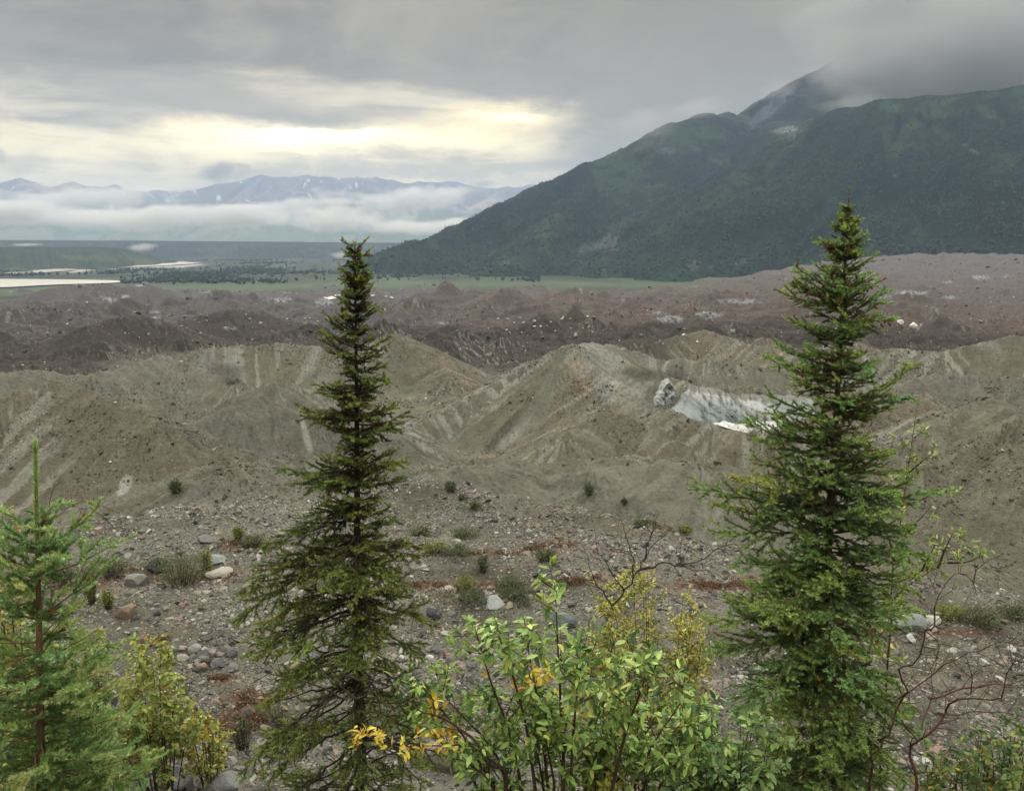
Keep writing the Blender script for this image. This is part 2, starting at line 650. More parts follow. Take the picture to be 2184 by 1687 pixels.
# every named hill side has its own mix of till: stonier grey, olive, tan
TINTS = np.array([C_BRWN * .6 + C_OLIV * .4, C_OLIV * .92, C_GRGN * .94, C_OLIV, C_GRGN * 1.04, C_BRWN * .9, C_OLIV * 1.08, C_GRGN * .86])
gt = _h(INF['gi'].astype(np.int64), INF['gi'].astype(np.int64) * 0 + 3, 4)
hill_c = TINTS[(gt * 7.99).astype(int)]
hill_c = np.where((INF['gi'] // 2 == 3)[..., None], C_GRGN * .80, hill_c)
hill_c = np.where((INF['gi'] // 2 == 0)[..., None], np.where((INF['gi'] % 2 == 0)[..., None], C_BRWN * .5 + C_OLIV * .5, C_OLIV * .90), hill_c)
hill_c = np.where((INF['gi'] // 2 == 8)[..., None], C_BRWN * .45 + C_OLIV * .6, hill_c)
hill_c = np.where((INF['gi'] == 11)[..., None] | (INF['gi'] == 10)[..., None], C_GRGN * .92, hill_c)
hill_c = np.where((INF['gi'] // 2 == 10)[..., None], np.where((INF['gi'] % 2 == 0)[..., None], C_OLIV * 1.0, C_BRWN * 1.12), hill_c)
nm = INF['named'] * 0.8 * (1 - sstep(250, 300, r))
c = c + (hill_c - c) * nm[..., None]
# dark debris band, then purple-grey and reddish hummocks, then the pale lateral moraine
rw = r * (1 + 0.10 * n1 + 0.05 * n2)
dk = sstep(205, 232, rw) * (1 - sstep(300, 420, rw))
dkr = sstep(8, 14, az)
dk = dk * (1 - dkr) + dkr * sstep(262, 285, rw) * (1 - sstep(330, 470, rw))
mid_ = sstep(225, 330, rw)
c = mixv(c, mixv(np.broadcast_to(C_PURP, c.shape), C_REDB, sstep(-14, 6, az + 14 * n1)), mid_)
c = mixv(c, C_DARKB * (1 + 0.0 * n2[..., None]), 0.92 * dk)
c = mixv(c, C_LAT, 0.9 * sstep(0.25, 0.8, INF['lat']))
# paler scree streaks that run down the steeper slopes
st1 = pn(INF['s'] * 1.7, INF['dep'] * 0.05, 111)
st2 = pn(INF['s'] * 5.0, INF['dep'] * 0.10, 112)
scm = sstep(0.38, 0.62, slope) * INF['far'] * sstep(0.05, 0.45, st1 + 0.5 * st2)
scm = scm * (1 - sstep(260, 330, r)) * sstep(0.0, 0.5, n1 * 2 + 0.35)
c = mixv(c, C_SCREE, 0.7 * scm)
scf = sstep(0.30, 0.6, slope) * sstep(0.15, 0.5, st1 + 0.3 * st2) * sstep(260, 330, r) * sstep(0.1, 0.3, n1)
c = mixv(c, C_SCREE * 0.95, 0.5 * scf)


def blob(px, py, wx, wy, tilt=0.0, edge_=0.35):
    """A patch of ground, given where it lies in the picture; ragged edge."""
    dx, dy = (ppx - px), (ppy - py)
    ct, st = math.cos(math.radians(tilt)), math.sin(math.radians(tilt))
    u, v = (dx * ct + dy * st) / wx, (-dx * st + dy * ct) / wy
    d = np.sqrt(u * u + v * v) + 0.45 * n2 + 0.35 * n3
    return (1 - sstep(1 - edge_, 1 + edge_, d)) * (GY > 0)


def streaks(f, lo, hi):
    return sstep(lo, hi, pn(INF['s'] * f, INF['dep'] * 0.04, 117) + 0.5 * pn(INF['s'] * f * 2.7, INF['dep'] * 0.06, 118))


sc_main = blob(1295, 800, 120, 46, 42, 0.2) * (r > 130) * (r < 172)
c = mixv(c, C_SCREE * 0.92, 0.85 * sc_main * (0.35 + 0.65 * streaks(3.0, -0.3, 0.3)))
c = mixv(c, C_TANS, 0.8 * blob(1240, 800, 12, 55, -28) * streaks(5.0, -0.2, 0.3) * (r > 125) * (r < 175))
c = mixv(c, C_SCREE * 0.9, 0.8 * blob(345, 815, 95, 45, 0) * streaks(2.2, -0.1, 0.35) * (r > 130))
c = mixv(c, C_GRGN, 0.6 * blob(345, 810, 130, 55, 0) * (r > 130))
c = mixv(c, C_SCREE * 0.72, 0.6 * blob(470, 775, 70, 35, 30) * streaks(2.2, 0.0, 0.35))
c = mixv(c, C_SCREE * 0.72, 0.6 * blob(660, 775, 60, 30, 40) * streaks(2.2, 0.0, 0.35))
c = mixv(c, C_SCREE * 0.9, 0.8 * blob(60, 860, 50, 22, -30) * streaks(2.5, -0.1, 0.3))
c = mixv(c, C_SCREE * 1.1, 0.9 * blob(266, 1035, 11, 27, 35, 0.2) * (r > 54))
c = mixv(c, C_SCREE * 0.9, 0.9 * blob(652, 925, 7, 45, -15, 0.3) * (r > 80))
c = mixv(c, C_SCREE * 0.8, 0.6 * blob(1545, 770, 180, 40, 0) * streaks(2.0, 0.1, 0.45) * (r > 195))
c = mixv(c, C_BRWN * .5 + C_OLIV * .56, 0.6 * blob(1350, 920, 75, 40, 30) * (r > 90))
c = mixv(c, C_OLIV * 0.55, 0.75 * blob(1385, 800, 55, 13, 6))
c = mixv(c, C_GRGN * 0.72, 0.8 * blob(1412, 850, 48, 28, 15) * (r > 118))
c = mixv(c, C_GRGN * 0.62, 0.7 * blob(485, 795, 40, 18, -12, 0.3) * (r > 140))
c = mixv(c, C_OLIV * 0.22, 0.9 * blob(497, 817, 20, 4, -18, 0.15) * (r > 130))  # dark of a cave mouth, painted as a near-black patch of ground
# bare ice showing through the far debris
ICEC = srgb(152, 158, 160) / LIT
for (px, py, wx, wy) in [(600, 640, 38, 5), (690, 645, 22, 9), (445, 622, 20, 3), (620, 625, 16, 2), (230, 640, 22, 6),
                         (330, 672, 12, 12), (170, 605, 12, 4), (300, 607, 14, 5), (20, 618, 20, 6), (265, 632, 12, 3),
                         (1475, 611, 16, 3), (1575, 643, 60, 6), (1510, 672, 32, 7), (1430, 680, 34, 9), (1400, 668, 22, 5),
                         (1945, 624, 38, 5), (1880, 632, 22, 5), (2020, 602, 12, 4), (2090, 592, 22, 5), (2150, 590, 12, 4),
                         (1690, 605, 10, 4), (1860, 600, 14, 4), (2025, 634, 18, 4), (1330, 640, 12, 3), (940, 690, 14, 3),
                         (760, 605, 8, 3), (1560, 705, 10, 3), (1990, 660, 12, 3), (1955, 700, 8, 3), (490, 700, 16, 4)]:
    c = mixv(c, ICEC * (0.8 + 0.35 * (px % 7) / 7), 0.85 * blob(px, py, wx, wy, 0, 0.25) * (r > 200) * sstep(-0.25, 0.25, n3 * 1.3 + n2 * 1.2))
# green growth at the foot of the far mountain and along the trim line
gfr = sstep(1180, 1300, r + 60 * n1) * (1 - sstep(14, 17, az)) * sstep(-15, -6, az)
c = mixv(c, srgb(92, 100, 76) / LIT, 0.55 * gfr)
# the bench: gravels with rusty mats and mossy green
bm = 1 - INF['far']
g = mixv(np.broadcast_to(C_GRAV, c.shape), srgb(112, 107, 92) / LIT, sstep(-0.1, 0.3, n2 + n1))
g = mixv(g, srgb(136, 131, 118) / LIT, 0.7 * sstep(0.1, 0.35, -n2 + 0.5 * n3))
RUST = srgb(146, 100, 70) / LIT
for (px, py, wx, wy, k) in [(1050, 1180, 130, 5, .8), (1160, 1165, 60, 6, .5), (900, 1250, 60, 8, .9), (1010, 1255, 90, 14, .6), (1540, 1250, 80, 10, 1),
                            (1650, 1235, 70, 8, .7), (1230, 1240, 70, 7, .8), (420, 1230, 120, 16, .6), (120, 1240, 120, 18, .9), (220, 1210, 60, 10, .6),
                            (530, 1490, 45, 14, 1), (480, 1560, 50, 14, .8), (440, 1420, 14, 6, .9), (470, 1450, 30, 8, .8), (520, 1540, 60, 20, .8), (540, 1165, 60, 10, .8), (720, 1180, 60, 12, .4),
                            (1840, 1345, 40, 6, .8), (2040, 1350, 60, 8, .5), (1420, 1130, 80, 5, .5), (1750, 1300, 60, 8, .6), (950, 1530, 60, 18, .8), (340, 1370, 20, 8, .8)]:
    g = mixv(g, RUST * (0.85 + 0.3 * ((px * 7) % 5) / 5), 0.9 * k * blob(px, py, wx * 1.15, wy * 1.15, 0, 0.4))
for (px, py, wx, wy, k) in [(1050, 1265, 150, 22, .7), (950, 1165, 90, 20, .5), (380, 1220, 130, 24, .6), (500, 1470, 40, 12, .5), (2100, 1310, 130, 16, .7), (1330, 1135, 60, 8, .5),
                            (180, 1280, 130, 30, .6), (500, 1140, 60, 12, .5), (1450, 1130, 60, 8, .5)]:
    g = mixv(g, srgb(98, 98, 66) / LIT, 0.8 * k * blob(px, py, wx, wy, 0, 0.5))
bank = 1 - sstep(17, 22, r)
g = mixv(g, srgb(96, 90, 72) / LIT, 0.6 * bank)
c = mixv(c, g, bm)
c = c * (1 + 0.16 * n3 + 0.10 * n2)[..., None]
c = np.clip(c, 0.01, 0.8)

mg, t = material('moraine')
tcn = nd(t, 'ShaderNodeTexCoord')
ca = nd(t, 'ShaderNodeVertexColor', layer_name='col')
ob = tcn.outputs['Object']
f1 = noise(t, ob, 2.1, 8.0, 0.62)
f2 = noise(t, ob, 0.45, 6.0, 0.6)
vo = nd(t, 'ShaderNodeTexVoronoi')
vo.inputs['Scale'].default_value = 1.7
vo.inputs['Randomness'].default_value = 1.0
t.links.new(ob, vo.inputs['Vector'])
vo2 = nd(t, 'ShaderNodeTexVoronoi')
vo2.inputs['Scale'].default_value = 5.0
t.links.new(ob, vo2.inputs['Vector'])
k = (f1 - 0.5) * 1.1 + (f2 - 0.5) * 0.8 + 1.0
mul = nd(t, 'ShaderNodeVectorMath', operation='SCALE')
t.links.new(ca.outputs['Color'], mul.inputs[0])
t.links.new(k.k, mul.inputs['Scale'])
# single stones: every cell has its own shade
vs = nd(t, 'ShaderNodeSeparateColor')
t.links.new(vo.outputs['Color'], vs.inputs[0])
vs2 = nd(t, 'ShaderNodeSeparateColor')
t.links.new(vo2.outputs['Color'], vs2.inputs[0])
stone = X(t, vs.outputs[0]).step(0.72, 0.98) * X(t, vo.outputs['Distance']).step(0.42, 0.18)
stone2 = X(t, vs2.outputs[0]).step(0.5, 1.0) * X(t, vo2.outputs['Distance']).step(0.5, 0.2)
cc = mixc(t, stone * 0.3, mul.outputs[0], srgb(168, 163, 152) / LIT)
cc = mixc(t, stone2 * 0.16, cc, srgb(176, 168, 156) / LIT)
dstone = X(t, vs.outputs[1]).step(0.75, 1.0) * X(t, vo.outputs['Distance']).step(0.5, 0.2)
cc = mixc(t, dstone * 0.5, cc, srgb(70, 66, 62) / LIT)
b1 = bump(t, noise(t, ob, 1.3, 10.0, 0.72), 1.0, 0.4)
b2 = bump(t, X(t, vo2.outputs['Distance']) * -1.0, 0.5, 0.12, b1)
out_surface(t, principled(t, cc, 0.95, 0.12, b2).outputs[0])
ground = mesh_obj('ground', np.stack([GX, GY, GZ], -1).reshape(-1, 3), grid_faces(*GX.shape, wrap=True)[:, ::-1], mg, cols=c.reshape(-1, 3))
tag(ground, kind='structure')
GRID_C = c

# ------------------------------------------------------------------ valley floor, lake, plateau, mountains
VZ = -54.0
va = np.radians(np.arange(-48, 48.01, 0.12))
vr = np.concatenate([np.geomspace(1050, 7000, 260), np.geomspace(7300, 30000, 40)])
A, RR = np.meshgrid(va, vr)
x, y = RR * np.sin(A), RR * np.cos(A)
n1 = fbm(x / 300, y / 600, 4, 201)
n2 = fbm(x / 60, y / 120, 4, 202)
z = VZ + 1.5 * n1 + 0.6 * n2 + 6 * sstep(3500, 6000, RR)
ppx, ppy = proj(x, y, z)
c = np.broadcast_to(srgb(54, 62, 50) * .6, x.shape + (3,)).copy()
c = mixv(c, srgb(86, 98, 70) * .62, 0.8 * sstep(0.0, 0.3, n1 + 0.4 * n2) * (1 - sstep(1900, 2600, RR)))
c = mixv(c, srgb(96, 110, 76) * .6, 0.85 * np.exp(-((RR - 1430 - 150 * n1) / 150) ** 2))
c = mixv(c, srgb(70, 84, 56), 0.6 * sstep(0.1, 0.3, -n1))
SAND = srgb(176, 168, 158) * .8
for (px, py, wx, wy) in [(330, 566, 95, 6), (130, 577, 60, 4), (60, 583, 40, 3), (370, 560, 40, 3), (250, 571, 60, 3)]:
    d = np.hypot((ppx - px) / wx, (ppy - py) / wy) + 0.5 * n2 + 0.4 * n1
    c = mixv(c, SAND, 0.95 * (1 - sstep(0.8, 1.15, d)))
mv, t = material('valley floor')
ca = nd(t, 'ShaderNodeVertexColor', layer_name='col')
tcn = nd(t, 'ShaderNodeTexCoord')
k = noise(t, tcn.outputs['Object'], 0.05, 8.0, 0.65) + 0.5
mul = nd(t, 'ShaderNodeVectorMath', operation='SCALE')
t.links.new(ca.outputs['Color'], mul.inputs[0])
t.links.new(k.k, mul.inputs['Scale'])
out_surface(t, principled(t, X(t, mul.outputs[0]), 0.95, 0.1).outputs[0])
vf = mesh_obj('valley_floor', np.stack([x, y, z], -1).reshape(-1, 3), grid_faces(*x.shape)[:, ::-1], mv, cols=c.reshape(-1, 3))
tag(vf, kind='structure')

mw, t = material('silty lake water')
tcn = nd(t, 'ShaderNodeTexCoord')
pw = principled(t, srgb(214, 204, 186), 0.16, 0.5, bump(t, noise(t, tcn.outputs['Object'], 0.35, 3.0), 0.15, 0.3))
out_surface(t, pw.outputs[0])


def water(name, pts, zz, label):
    """Closed outline through picture points, laid on the level zz."""
    q = []
    for px, py in pts:
        v = P(px, py, 1.0)
        k = (zz - ZC) / (v[2] - ZC)
        q.append((v[0] * k, v[1] * k))
    q = np.array(q)
    n = len(q)
    pts2 = []
    for i in range(n):
        for f in (0, .25, .5, .75):
            p0, p1, p2, p3 = q[i - 1], q[i], q[(i + 1) % n], q[(i + 2) % n]
            pts2.append(0.5 * (2 * p1 + (p2 - p0) * f + (2 * p0 - 5 * p1 + 4 * p2 - p3) * f * f + (3 * p1 - p0 - 3 * p2 + p3) * f ** 3))
    q = np.array(pts2)
    V = [(a, b, zz) for a, b in q] + [(q[:, 0].mean(), q[:, 1].mean(), zz)]
    m = len(q)
    o = mesh_obj(name, V, np.array([(i, (i + 1) % m, m) for i in range(m)]), mw)
    return tag(o, label, None, kind='structure')


water('lake', [(-120, 594), (0, 595), (120, 596), (235, 598), (262, 601), (225, 604), (120, 607), (0, 613), (-120, 615)], VZ + 1.9, 'pale silty lake at the glacier margin')
water('pond', [(690, 634), (715, 629), (790, 629), (838, 634), (820, 640), (770, 645), (722, 647), (705, 640)], -43.4, 'small pale meltwater pond behind the top of the dark spruce')
water('river', [(80, 577), (120, 573.5), (160, 574), (150, 577), (110, 580), (70, 582)], VZ + 2.2, 'braid of the pale river on the valley flats')
water('river', [(235, 569), (300, 565), (380, 560.5), (430, 560), (390, 564), (320, 568), (260, 571)], VZ + 2.4, 'long pale braid of the river under the plateau')


def terrain_patch(name, pxr, rr, base, ridges, dpx, nr, hf, colf, mat, warp):
    a0, a1 = (math.atan2(*P(p, 520, 1.0)[:2]) for p in pxr)
    na = int((a1 - a0) * FPX / dpx)
    A, RR = np.meshgrid(np.linspace(a0, a1, na), np.geomspace(rr[0], rr[1], nr))
    x, y = RR * np.sin(A), RR * np.cos(A)
    z, s, dep = hf(x, y)
    z = np.maximum(z, VZ - 16)
    c = colf(x, y, z, s, dep)
    o = mesh_obj(name, np.stack([x, y, z], -1).reshape(-1, 3), grid_faces(*x.shape)[:, ::-1], mat, cols=c.reshape(-1, 3))
    return tag(o, kind='structure'), (x, y, z, c)


def ridge_field(ridges, x, y, k=25.0):
    best = np.full(x.shape, -1e5)
    s = np.zeros(x.shape)
    dist = np.zeros(x.shape)
    for j, (pts, sl, e) in enumerate(ridges):
        q = [P(*p) for p in pts]
        acc = 0
        for a, b in zip(q[:-1], q[1:]):
            dx, dy = b[0] - a[0], b[1] - a[1]
            L2 = dx * dx + dy * dy + 1e-6
            tt = np.clip(((x - a[0]) * dx + (y - a[1]) * dy) / L2, 0, 1)
            qx, qy = x - a[0] - tt * dx, y - a[1] - tt * dy
            d = np.hypot(qx, qy)
            h = a[2] + (b[2] - a[2]) * tt - sl * (np.sqrt(d * d + e * e) - e)
            m = h > best
            s = np.where(m, acc + tt * math.sqrt(L2) + np.arctan2(qy, qx) * 120, s)
            dist = np.where(m, d, dist)
            dd = (h - best) / k
            best = np.where(dd > 30, h, np.where(dd < -30, best, best + k * np.log1p(np.exp(np.clip(dd, -30, 30)))))
            acc += math.sqrt(L2)
    return best, s, dist


# --- the big green mountain on the right
MR = [([(690, 600, 1900), (770, 563, 2000), (870, 523, 2050), (960, 501, 2150), (1060, 438, 2300), (1160, 394, 2450), (1250, 353, 2550), (1330, 326, 2650),
        (1430, 266, 2750), (1500, 246, 2850), (1552, 243, 2950), (1580, 252, 3050)], .52, 8.0),
      ([(1580, 252, 3050), (1640, 214, 3150), (1700, 178, 3250), (1780, 130, 3350), (1860, 78, 3450), (1950, 66, 3600), (2250, 60, 3700)], .60, 5.0),
      ([(2750, 150, 2350), (2400, 172, 2300), (2184, 193, 2250), (2080, 208, 2230), (1980, 212, 2230), (1880, 223, 2250), (1790, 238, 2300), (1730, 258, 2420), (1690, 272, 2600), (1650, 262, 2900)], .56, 25.0),
      ([(1880, 223, 2250), (1760, 285, 2210), (1650, 340, 2130), (1570, 400, 2020), (1510, 465, 1880), (1450, 560, 1650), (1430, 600, 1550)], .55, 40.0),
      ([(1330, 326, 2650), (1300, 385, 2480), (1220, 440, 2250), (1130, 510, 2000), (1060, 570, 1800)], .52, 40.0),
      ([(1500, 246, 2850), (1470, 330, 2600), (1440, 420, 2300), (1370, 500, 2000), (1300, 580, 1720)], .55, 40.0),
      ([(2080, 208, 2230), (2010, 300, 2080), (1930, 400, 1880), (1850, 500, 1600)], .55, 50.0),
      ([(2184, 193, 2250), (2150, 300, 2060), (2100, 420, 1800), (2060, 520, 1560)], .55, 50.0)]


def mtn_h(x, y):
    wx = x + 60 * fbm(x / 420, y / 420, 3, 301) + 14 * fbm(x / 90, y / 90, 3, 303)
    wy = y + 60 * fbm(x / 420, y / 420, 3, 302) + 14 * fbm(x / 90, y / 90, 3, 304)
    h, s, d = ridge_field(MR, x + (wx - x) * 0.7, y + (wy - y) * 0.7, 10.0)
    amt = sstep(0, 160, d)
    gul = ridged(s / 130 + 0.3 * fbm(x / 200, y / 200, 3, 305), d / 900, 3, 306)
    h = h - amt * 34 * sstep(0.35, 0.95, gul) + amt * 20 * fbm(x / 170, y / 170, 4, 307)
    h = h + (3 + 6 * amt) * fbm(x / 38, y / 38, 4, 308) + 3.0 * fbm(x / 9, y / 9, 3, 309)
    # feet spread into a gentle apron above the meadow
    lo = VZ - 12 + np.interp(np.hypot(x, y), [1300, 1500, 1900], [0, 8, 26])
    h = np.where(h < lo, h, h)
    return h, s, d


def mtn_c(x, y, z, s, d):
    global ppx, ppy
    ppx, ppy = proj(x, y, z)
    n1 = fbm(x / 220, y / 220, 4, 321)
    n2 = fbm(x / 45, y / 45, 4, 322)
    n3 = fbm(x / 12, y / 12, 3, 323)
    c = np.broadcast_to(srgb(48, 60, 46) * .52, x.shape + (3,)).copy()
    lightm = sstep(0.02, 0.3, n1 + 0.5 * n2 + 0.2 * sstep(100, 350, z) - 0.12)
    c = mixv(c, srgb(84, 98, 62) * .6, 0.7 * lightm)
    c = mixv(c, srgb(36, 48, 40) * .45, 0.7 * sstep(0.05, 0.25, -n1 + 0.4 * n2) * (1 - sstep(200, 420, z)))
    # pale green scrub of the lower apron
    c = mixv(c, srgb(82, 98, 68) * .62, 0.55 * (1 - sstep(-30, 30, z + 40 * n1)))
    ROCK = srgb(140, 124, 114) * .6
    c = mixv(c, ROCK * 0.6, 0.7 * sstep(430, 560, z + 140 * n1 + 40 * n2))
    c = mixv(c, srgb(118, 106, 112) * .8, 0.85 * sstep(560, 640, z + 60 * n2))
    def bl(px, py, wx, wy, tilt=0, k=1.0, col=ROCK):
        nonlocal c
        dx, dy = ppx - px, ppy - py
        ct, st = math.cos(math.radians(tilt)), math.sin(math.radians(tilt))
        u, v = (dx * ct + dy * st) / wx, (-dx * st + dy * ct) / wy
        dd = np.sqrt(u * u + v * v) + 0.7 * n2 + 0.5 * n3
        c = mixv(c, col, k * (1 - sstep(0.75, 1.15, dd)))
    bl(1295, 515, 32, 13, -25, .75)
    bl(1310, 522, 9, 22, 5, .7)
    bl(1250, 530, 28, 9, -25, .7)
    bl(1680, 278, 34, 8, -8, .8, srgb(178, 160, 138) * .62)
    bl(1690, 288, 10, 11, 0, .7)
    bl(1390, 300, 50, 16, -30, .4, srgb(140, 112, 104) * .8)
    bl(1420, 322, 22, 8, 0, .6)
    bl(1640, 235, 60, 12, -38, .6, srgb(132, 120, 120) * .8)
    bl(1480, 565, 28, 9, -30, .6)
    bl(1075, 560, 12, 6, 0, .7)
    bl(2075, 322, 18, 4, 30, .8)
    bl(2115, 250, 10, 3, 0, .8)
    bl(1910, 375, 7, 3, 0, .8)
    bl(2060, 310, 8, 3, 0, .8)
    bl(1570, 560, 60, 8, -10, .5, srgb(128, 112, 110) * .8)
    c = c * (1 + 0.35 * n3 + 0.35 * n2)[..., None]
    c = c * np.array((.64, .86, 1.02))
    return np.clip(c, 0.006, 0.6)


mm, t = material('mountain slope')
ca = nd(t, 'ShaderNodeVertexColor', layer_name='col')
tcn = nd(t, 'ShaderNodeTexCoord')
ob = tcn.outputs['Object']
k = noise(t, ob, 0.09, 8.0, 0.7) * 1.1 + 0.45
mul = nd(t, 'ShaderNodeVectorMath', operation='SCALE')
t.links.new(ca.outputs['Color'], mul.inputs[0])
t.links.new(k.k, mul.inputs['Scale'])
out_surface(t, principled(t, X(t, mul.outputs[0]), 0.95, 0.05, bump(t, noise(t, ob, 0.1, 6.0, 0.7), 0.9, 8.0)).outputs[0])
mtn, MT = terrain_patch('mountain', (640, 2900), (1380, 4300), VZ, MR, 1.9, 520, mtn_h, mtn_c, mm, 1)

# --- far range across the valley
FR = [([(-500, 405, 13000), (-250, 395, 12800), (-60, 402, 12500), (0, 394, 12500), (45, 383, 12500), (75, 392, 12400), (100, 402, 12400), (150, 392, 12500), (185, 401, 12400),
        (205, 401, 12400), (240, 398, 12600), (280, 410, 12600), (340, 408, 12900), (420, 412, 13000)], .42, 10),
      ([(330, 436, 11000), (370, 424, 11200), (400, 409, 11400), (470, 394, 11500), (560, 377, 11600), (600, 380, 11500), (650, 376, 11600), (700, 379, 11500), (760, 381, 11600),
        (800, 380, 11600), (840, 388, 11500), (870, 396, 11500), (900, 389, 11600), (960, 390, 11700), (1020, 401, 11800), (1080, 403, 11800), (1130, 396, 11900), (1200, 392, 12000), (1500, 380, 12000)], .42, 10),
      ([(560, 377, 11600), (530, 410, 10900), (500, 445, 10000)], .5, 20),
      ([(650, 376, 11600), (620, 415, 10800), (600, 450, 9900)], .5, 20),
      ([(760, 381, 11600), (740, 410, 10900), (700, 450, 10000)], .5, 20),
      ([(840, 388, 11500), (830, 415, 10800), (800, 450, 10000)], .5, 20),
      ([(960, 390, 11700), (930, 420, 10900), (900, 455, 10000)], .5, 20),
      ([(1080, 403, 11800), (1040, 425, 11000), (1000, 455, 10100)], .5, 20),
      ([(45, 383, 12500), (60, 415, 11700), (40, 440, 10800)], .5, 20),
      ([(150, 392, 12500), (170, 415, 11800), (150, 440, 10900)], .5, 20),
      ([(240, 398, 12600), (260, 418, 11900)], .5, 20)]


def far_h(x, y):
    wx = x + 160 * fbm(x / 900, y / 900, 4, 401)
    wy = y + 160 * fbm(x / 900, y / 900, 4, 402)
    h, s, d = ridge_field(FR, wx * 0.6 + x * 0.4, wy * 0.6 + y * 0.4, 25.0)
    amt = sstep(0, 500, d)
    h = h - amt * 110 * sstep(0.4, 0.95, ridged(s / 420, d / 2600, 3, 403)) + (10 + 60 * amt) * fbm(x / 420, y / 420, 4, 404) + 14 * fbm(x / 90, y / 90, 3, 405)
    return h, s, d


def far_c(x, y, z, s, d):
    n1 = fbm(x / 700, y / 700, 4, 411)
    n2 = fbm(x / 180, y / 180, 4, 412)
    c = np.broadcast_to(srgb(112, 106, 108), x.shape + (3,)).copy()
    c = mixv(c, srgb(176, 150, 124), 0.8 * sstep(0.0, 0.3, n1 + 0.3 * n2))
    c = mixv(c, srgb(118, 128, 96), 0.8 * (1 - sstep(250, 520, z + 160 * n1)))
    chute = sstep(0.35, 0.5, pn(s / 60, d / 3000, 415)) * sstep(0.1, 0.3, n2) * sstep(350, 480, z)
    c = mixv(c, (0.75, 0.77, 0.8), 0.8 * chute)
    return c


farm, _ = terrain_patch('far_mountains', (-420, 1600), (8300, 13600), VZ, FR, 2.0, 200, far_h, far_c, mm, 1)

# --- flat-topped plateau beyond the river and its nearer terrace
def slab_h(front, depth, top, seed, rough):
    fa = np.array([azel(p[0], 540)[0] for p in front])
    fr = np.array([p[1] for p in front])
    ft = np.array([p[2] for p in front])

    def h(x, y):
        az = np.degrees(np.arctan2(x, y))
        r = np.hypot(x, y)
        f = np.interp(az, fa, fr) + 160 * fbm(az / 2.2, az * 0 + seed, 4, seed)
        tp = np.interp(az, fa, ft)
        u = (r - f) / depth
        zz = VZ - 3 + (tp - VZ + 3) * np.clip(sstep(-0.15, 1, u + 0.16 * ridged(az * 1.1 + r / 700, r / 500 - az * .4, 4, seed + 1) - 0.10), 0, 1)
        return zz + rough * fbm(x / 90, y / 90, 4, seed + 2), az * 40, u
    return h


def slab_c(top, side, lite):
    def f(x, y, z, s, u):
        n1 = fbm(x / 260, y / 260, 4, 501)
        n2 = fbm(x / 60, y / 60, 4, 502)
        c = np.broadcast_to(side, x.shape + (3,)).copy()
        c = mixv(c, lite, 0.7 * sstep(0.0, 0.3, n1 + 0.3 * n2) * (1 - sstep(0.5, 0.9, u)))
        c = mixv(c, top, sstep(0.75, 1.0, u))
        return c * (1 + 0.25 * n2)[..., None]
    return f


def top_z(py, r):
    return P(600, py, r)[2]


terrain_patch('plateau', (-400, 1250), (3500, 6200), VZ, None, 2.2, 150,
              slab_h([(-400, 4300, top_z(513, 4900)), (300, 4200, top_z(514, 4800)), (600, 4000, top_z(516, 4600)), (900, 3900, top_z(519, 4500)), (1250, 3900, top_z(522, 4500))], 620, 0, 511, 1.5),
              slab_c(srgb(54, 62, 62) * .6, srgb(60, 70, 64) * .6, srgb(84, 96, 76) * .6), mm, 1)
terrain_patch('terrace', (-400, 420), (2150, 3900), VZ, None, 2.2, 140,
              slab_h([(-400, 2550, top_z(529, 2900)), (0, 2500, top_z(529, 2850)), (200, 2520, top_z(528, 2850)), (255, 2600, top_z(531, 2900)), (300, 2750, top_z(545, 2950)), (350, 2900, top_z(560, 3000)), (420, 3100, -60)], 420, 0, 521, 2.0),
              slab_c(srgb(48, 60, 50) * .65, srgb(66, 78, 60) * .65, srgb(96, 110, 76) * .65), mm, 1)

# ------------------------------------------------------------------ air: haze box, valley fog and the cloud cap
def box(name, lo, hi, mat):
    v = [(x, y, z) for x in (lo[0], hi[0]) for y in (lo[1], hi[1]) for z in (lo[2], hi[2])]
    f = np.array([(0, 1, 3, 2), (4, 6, 7, 5), (0, 4, 5, 1), (2, 3, 7, 6), (0, 2, 6, 4), (1, 5, 7, 3)])
    return mesh_obj(name, v, f, mat, smooth=False)


HAZE = 1 / 12500.0
mh, t = material('haze air')
pv = nd(t, 'ShaderNodeVolumePrincipled')
pv.inputs['Color'].default_value = (0.54, 0.69, 0.93, 1)
pv.inputs['Density'].default_value = HAZE
pv.inputs['Anisotropy'].default_value = 0.15
mo = nd(t, 'ShaderNodeOutputMaterial')
t.links.new(pv.outputs[0], mo.inputs['Volume'])
tag(box('haze', (-15500, -900, -75.5), (15500, 15000, 1060), mh), kind='stuff')


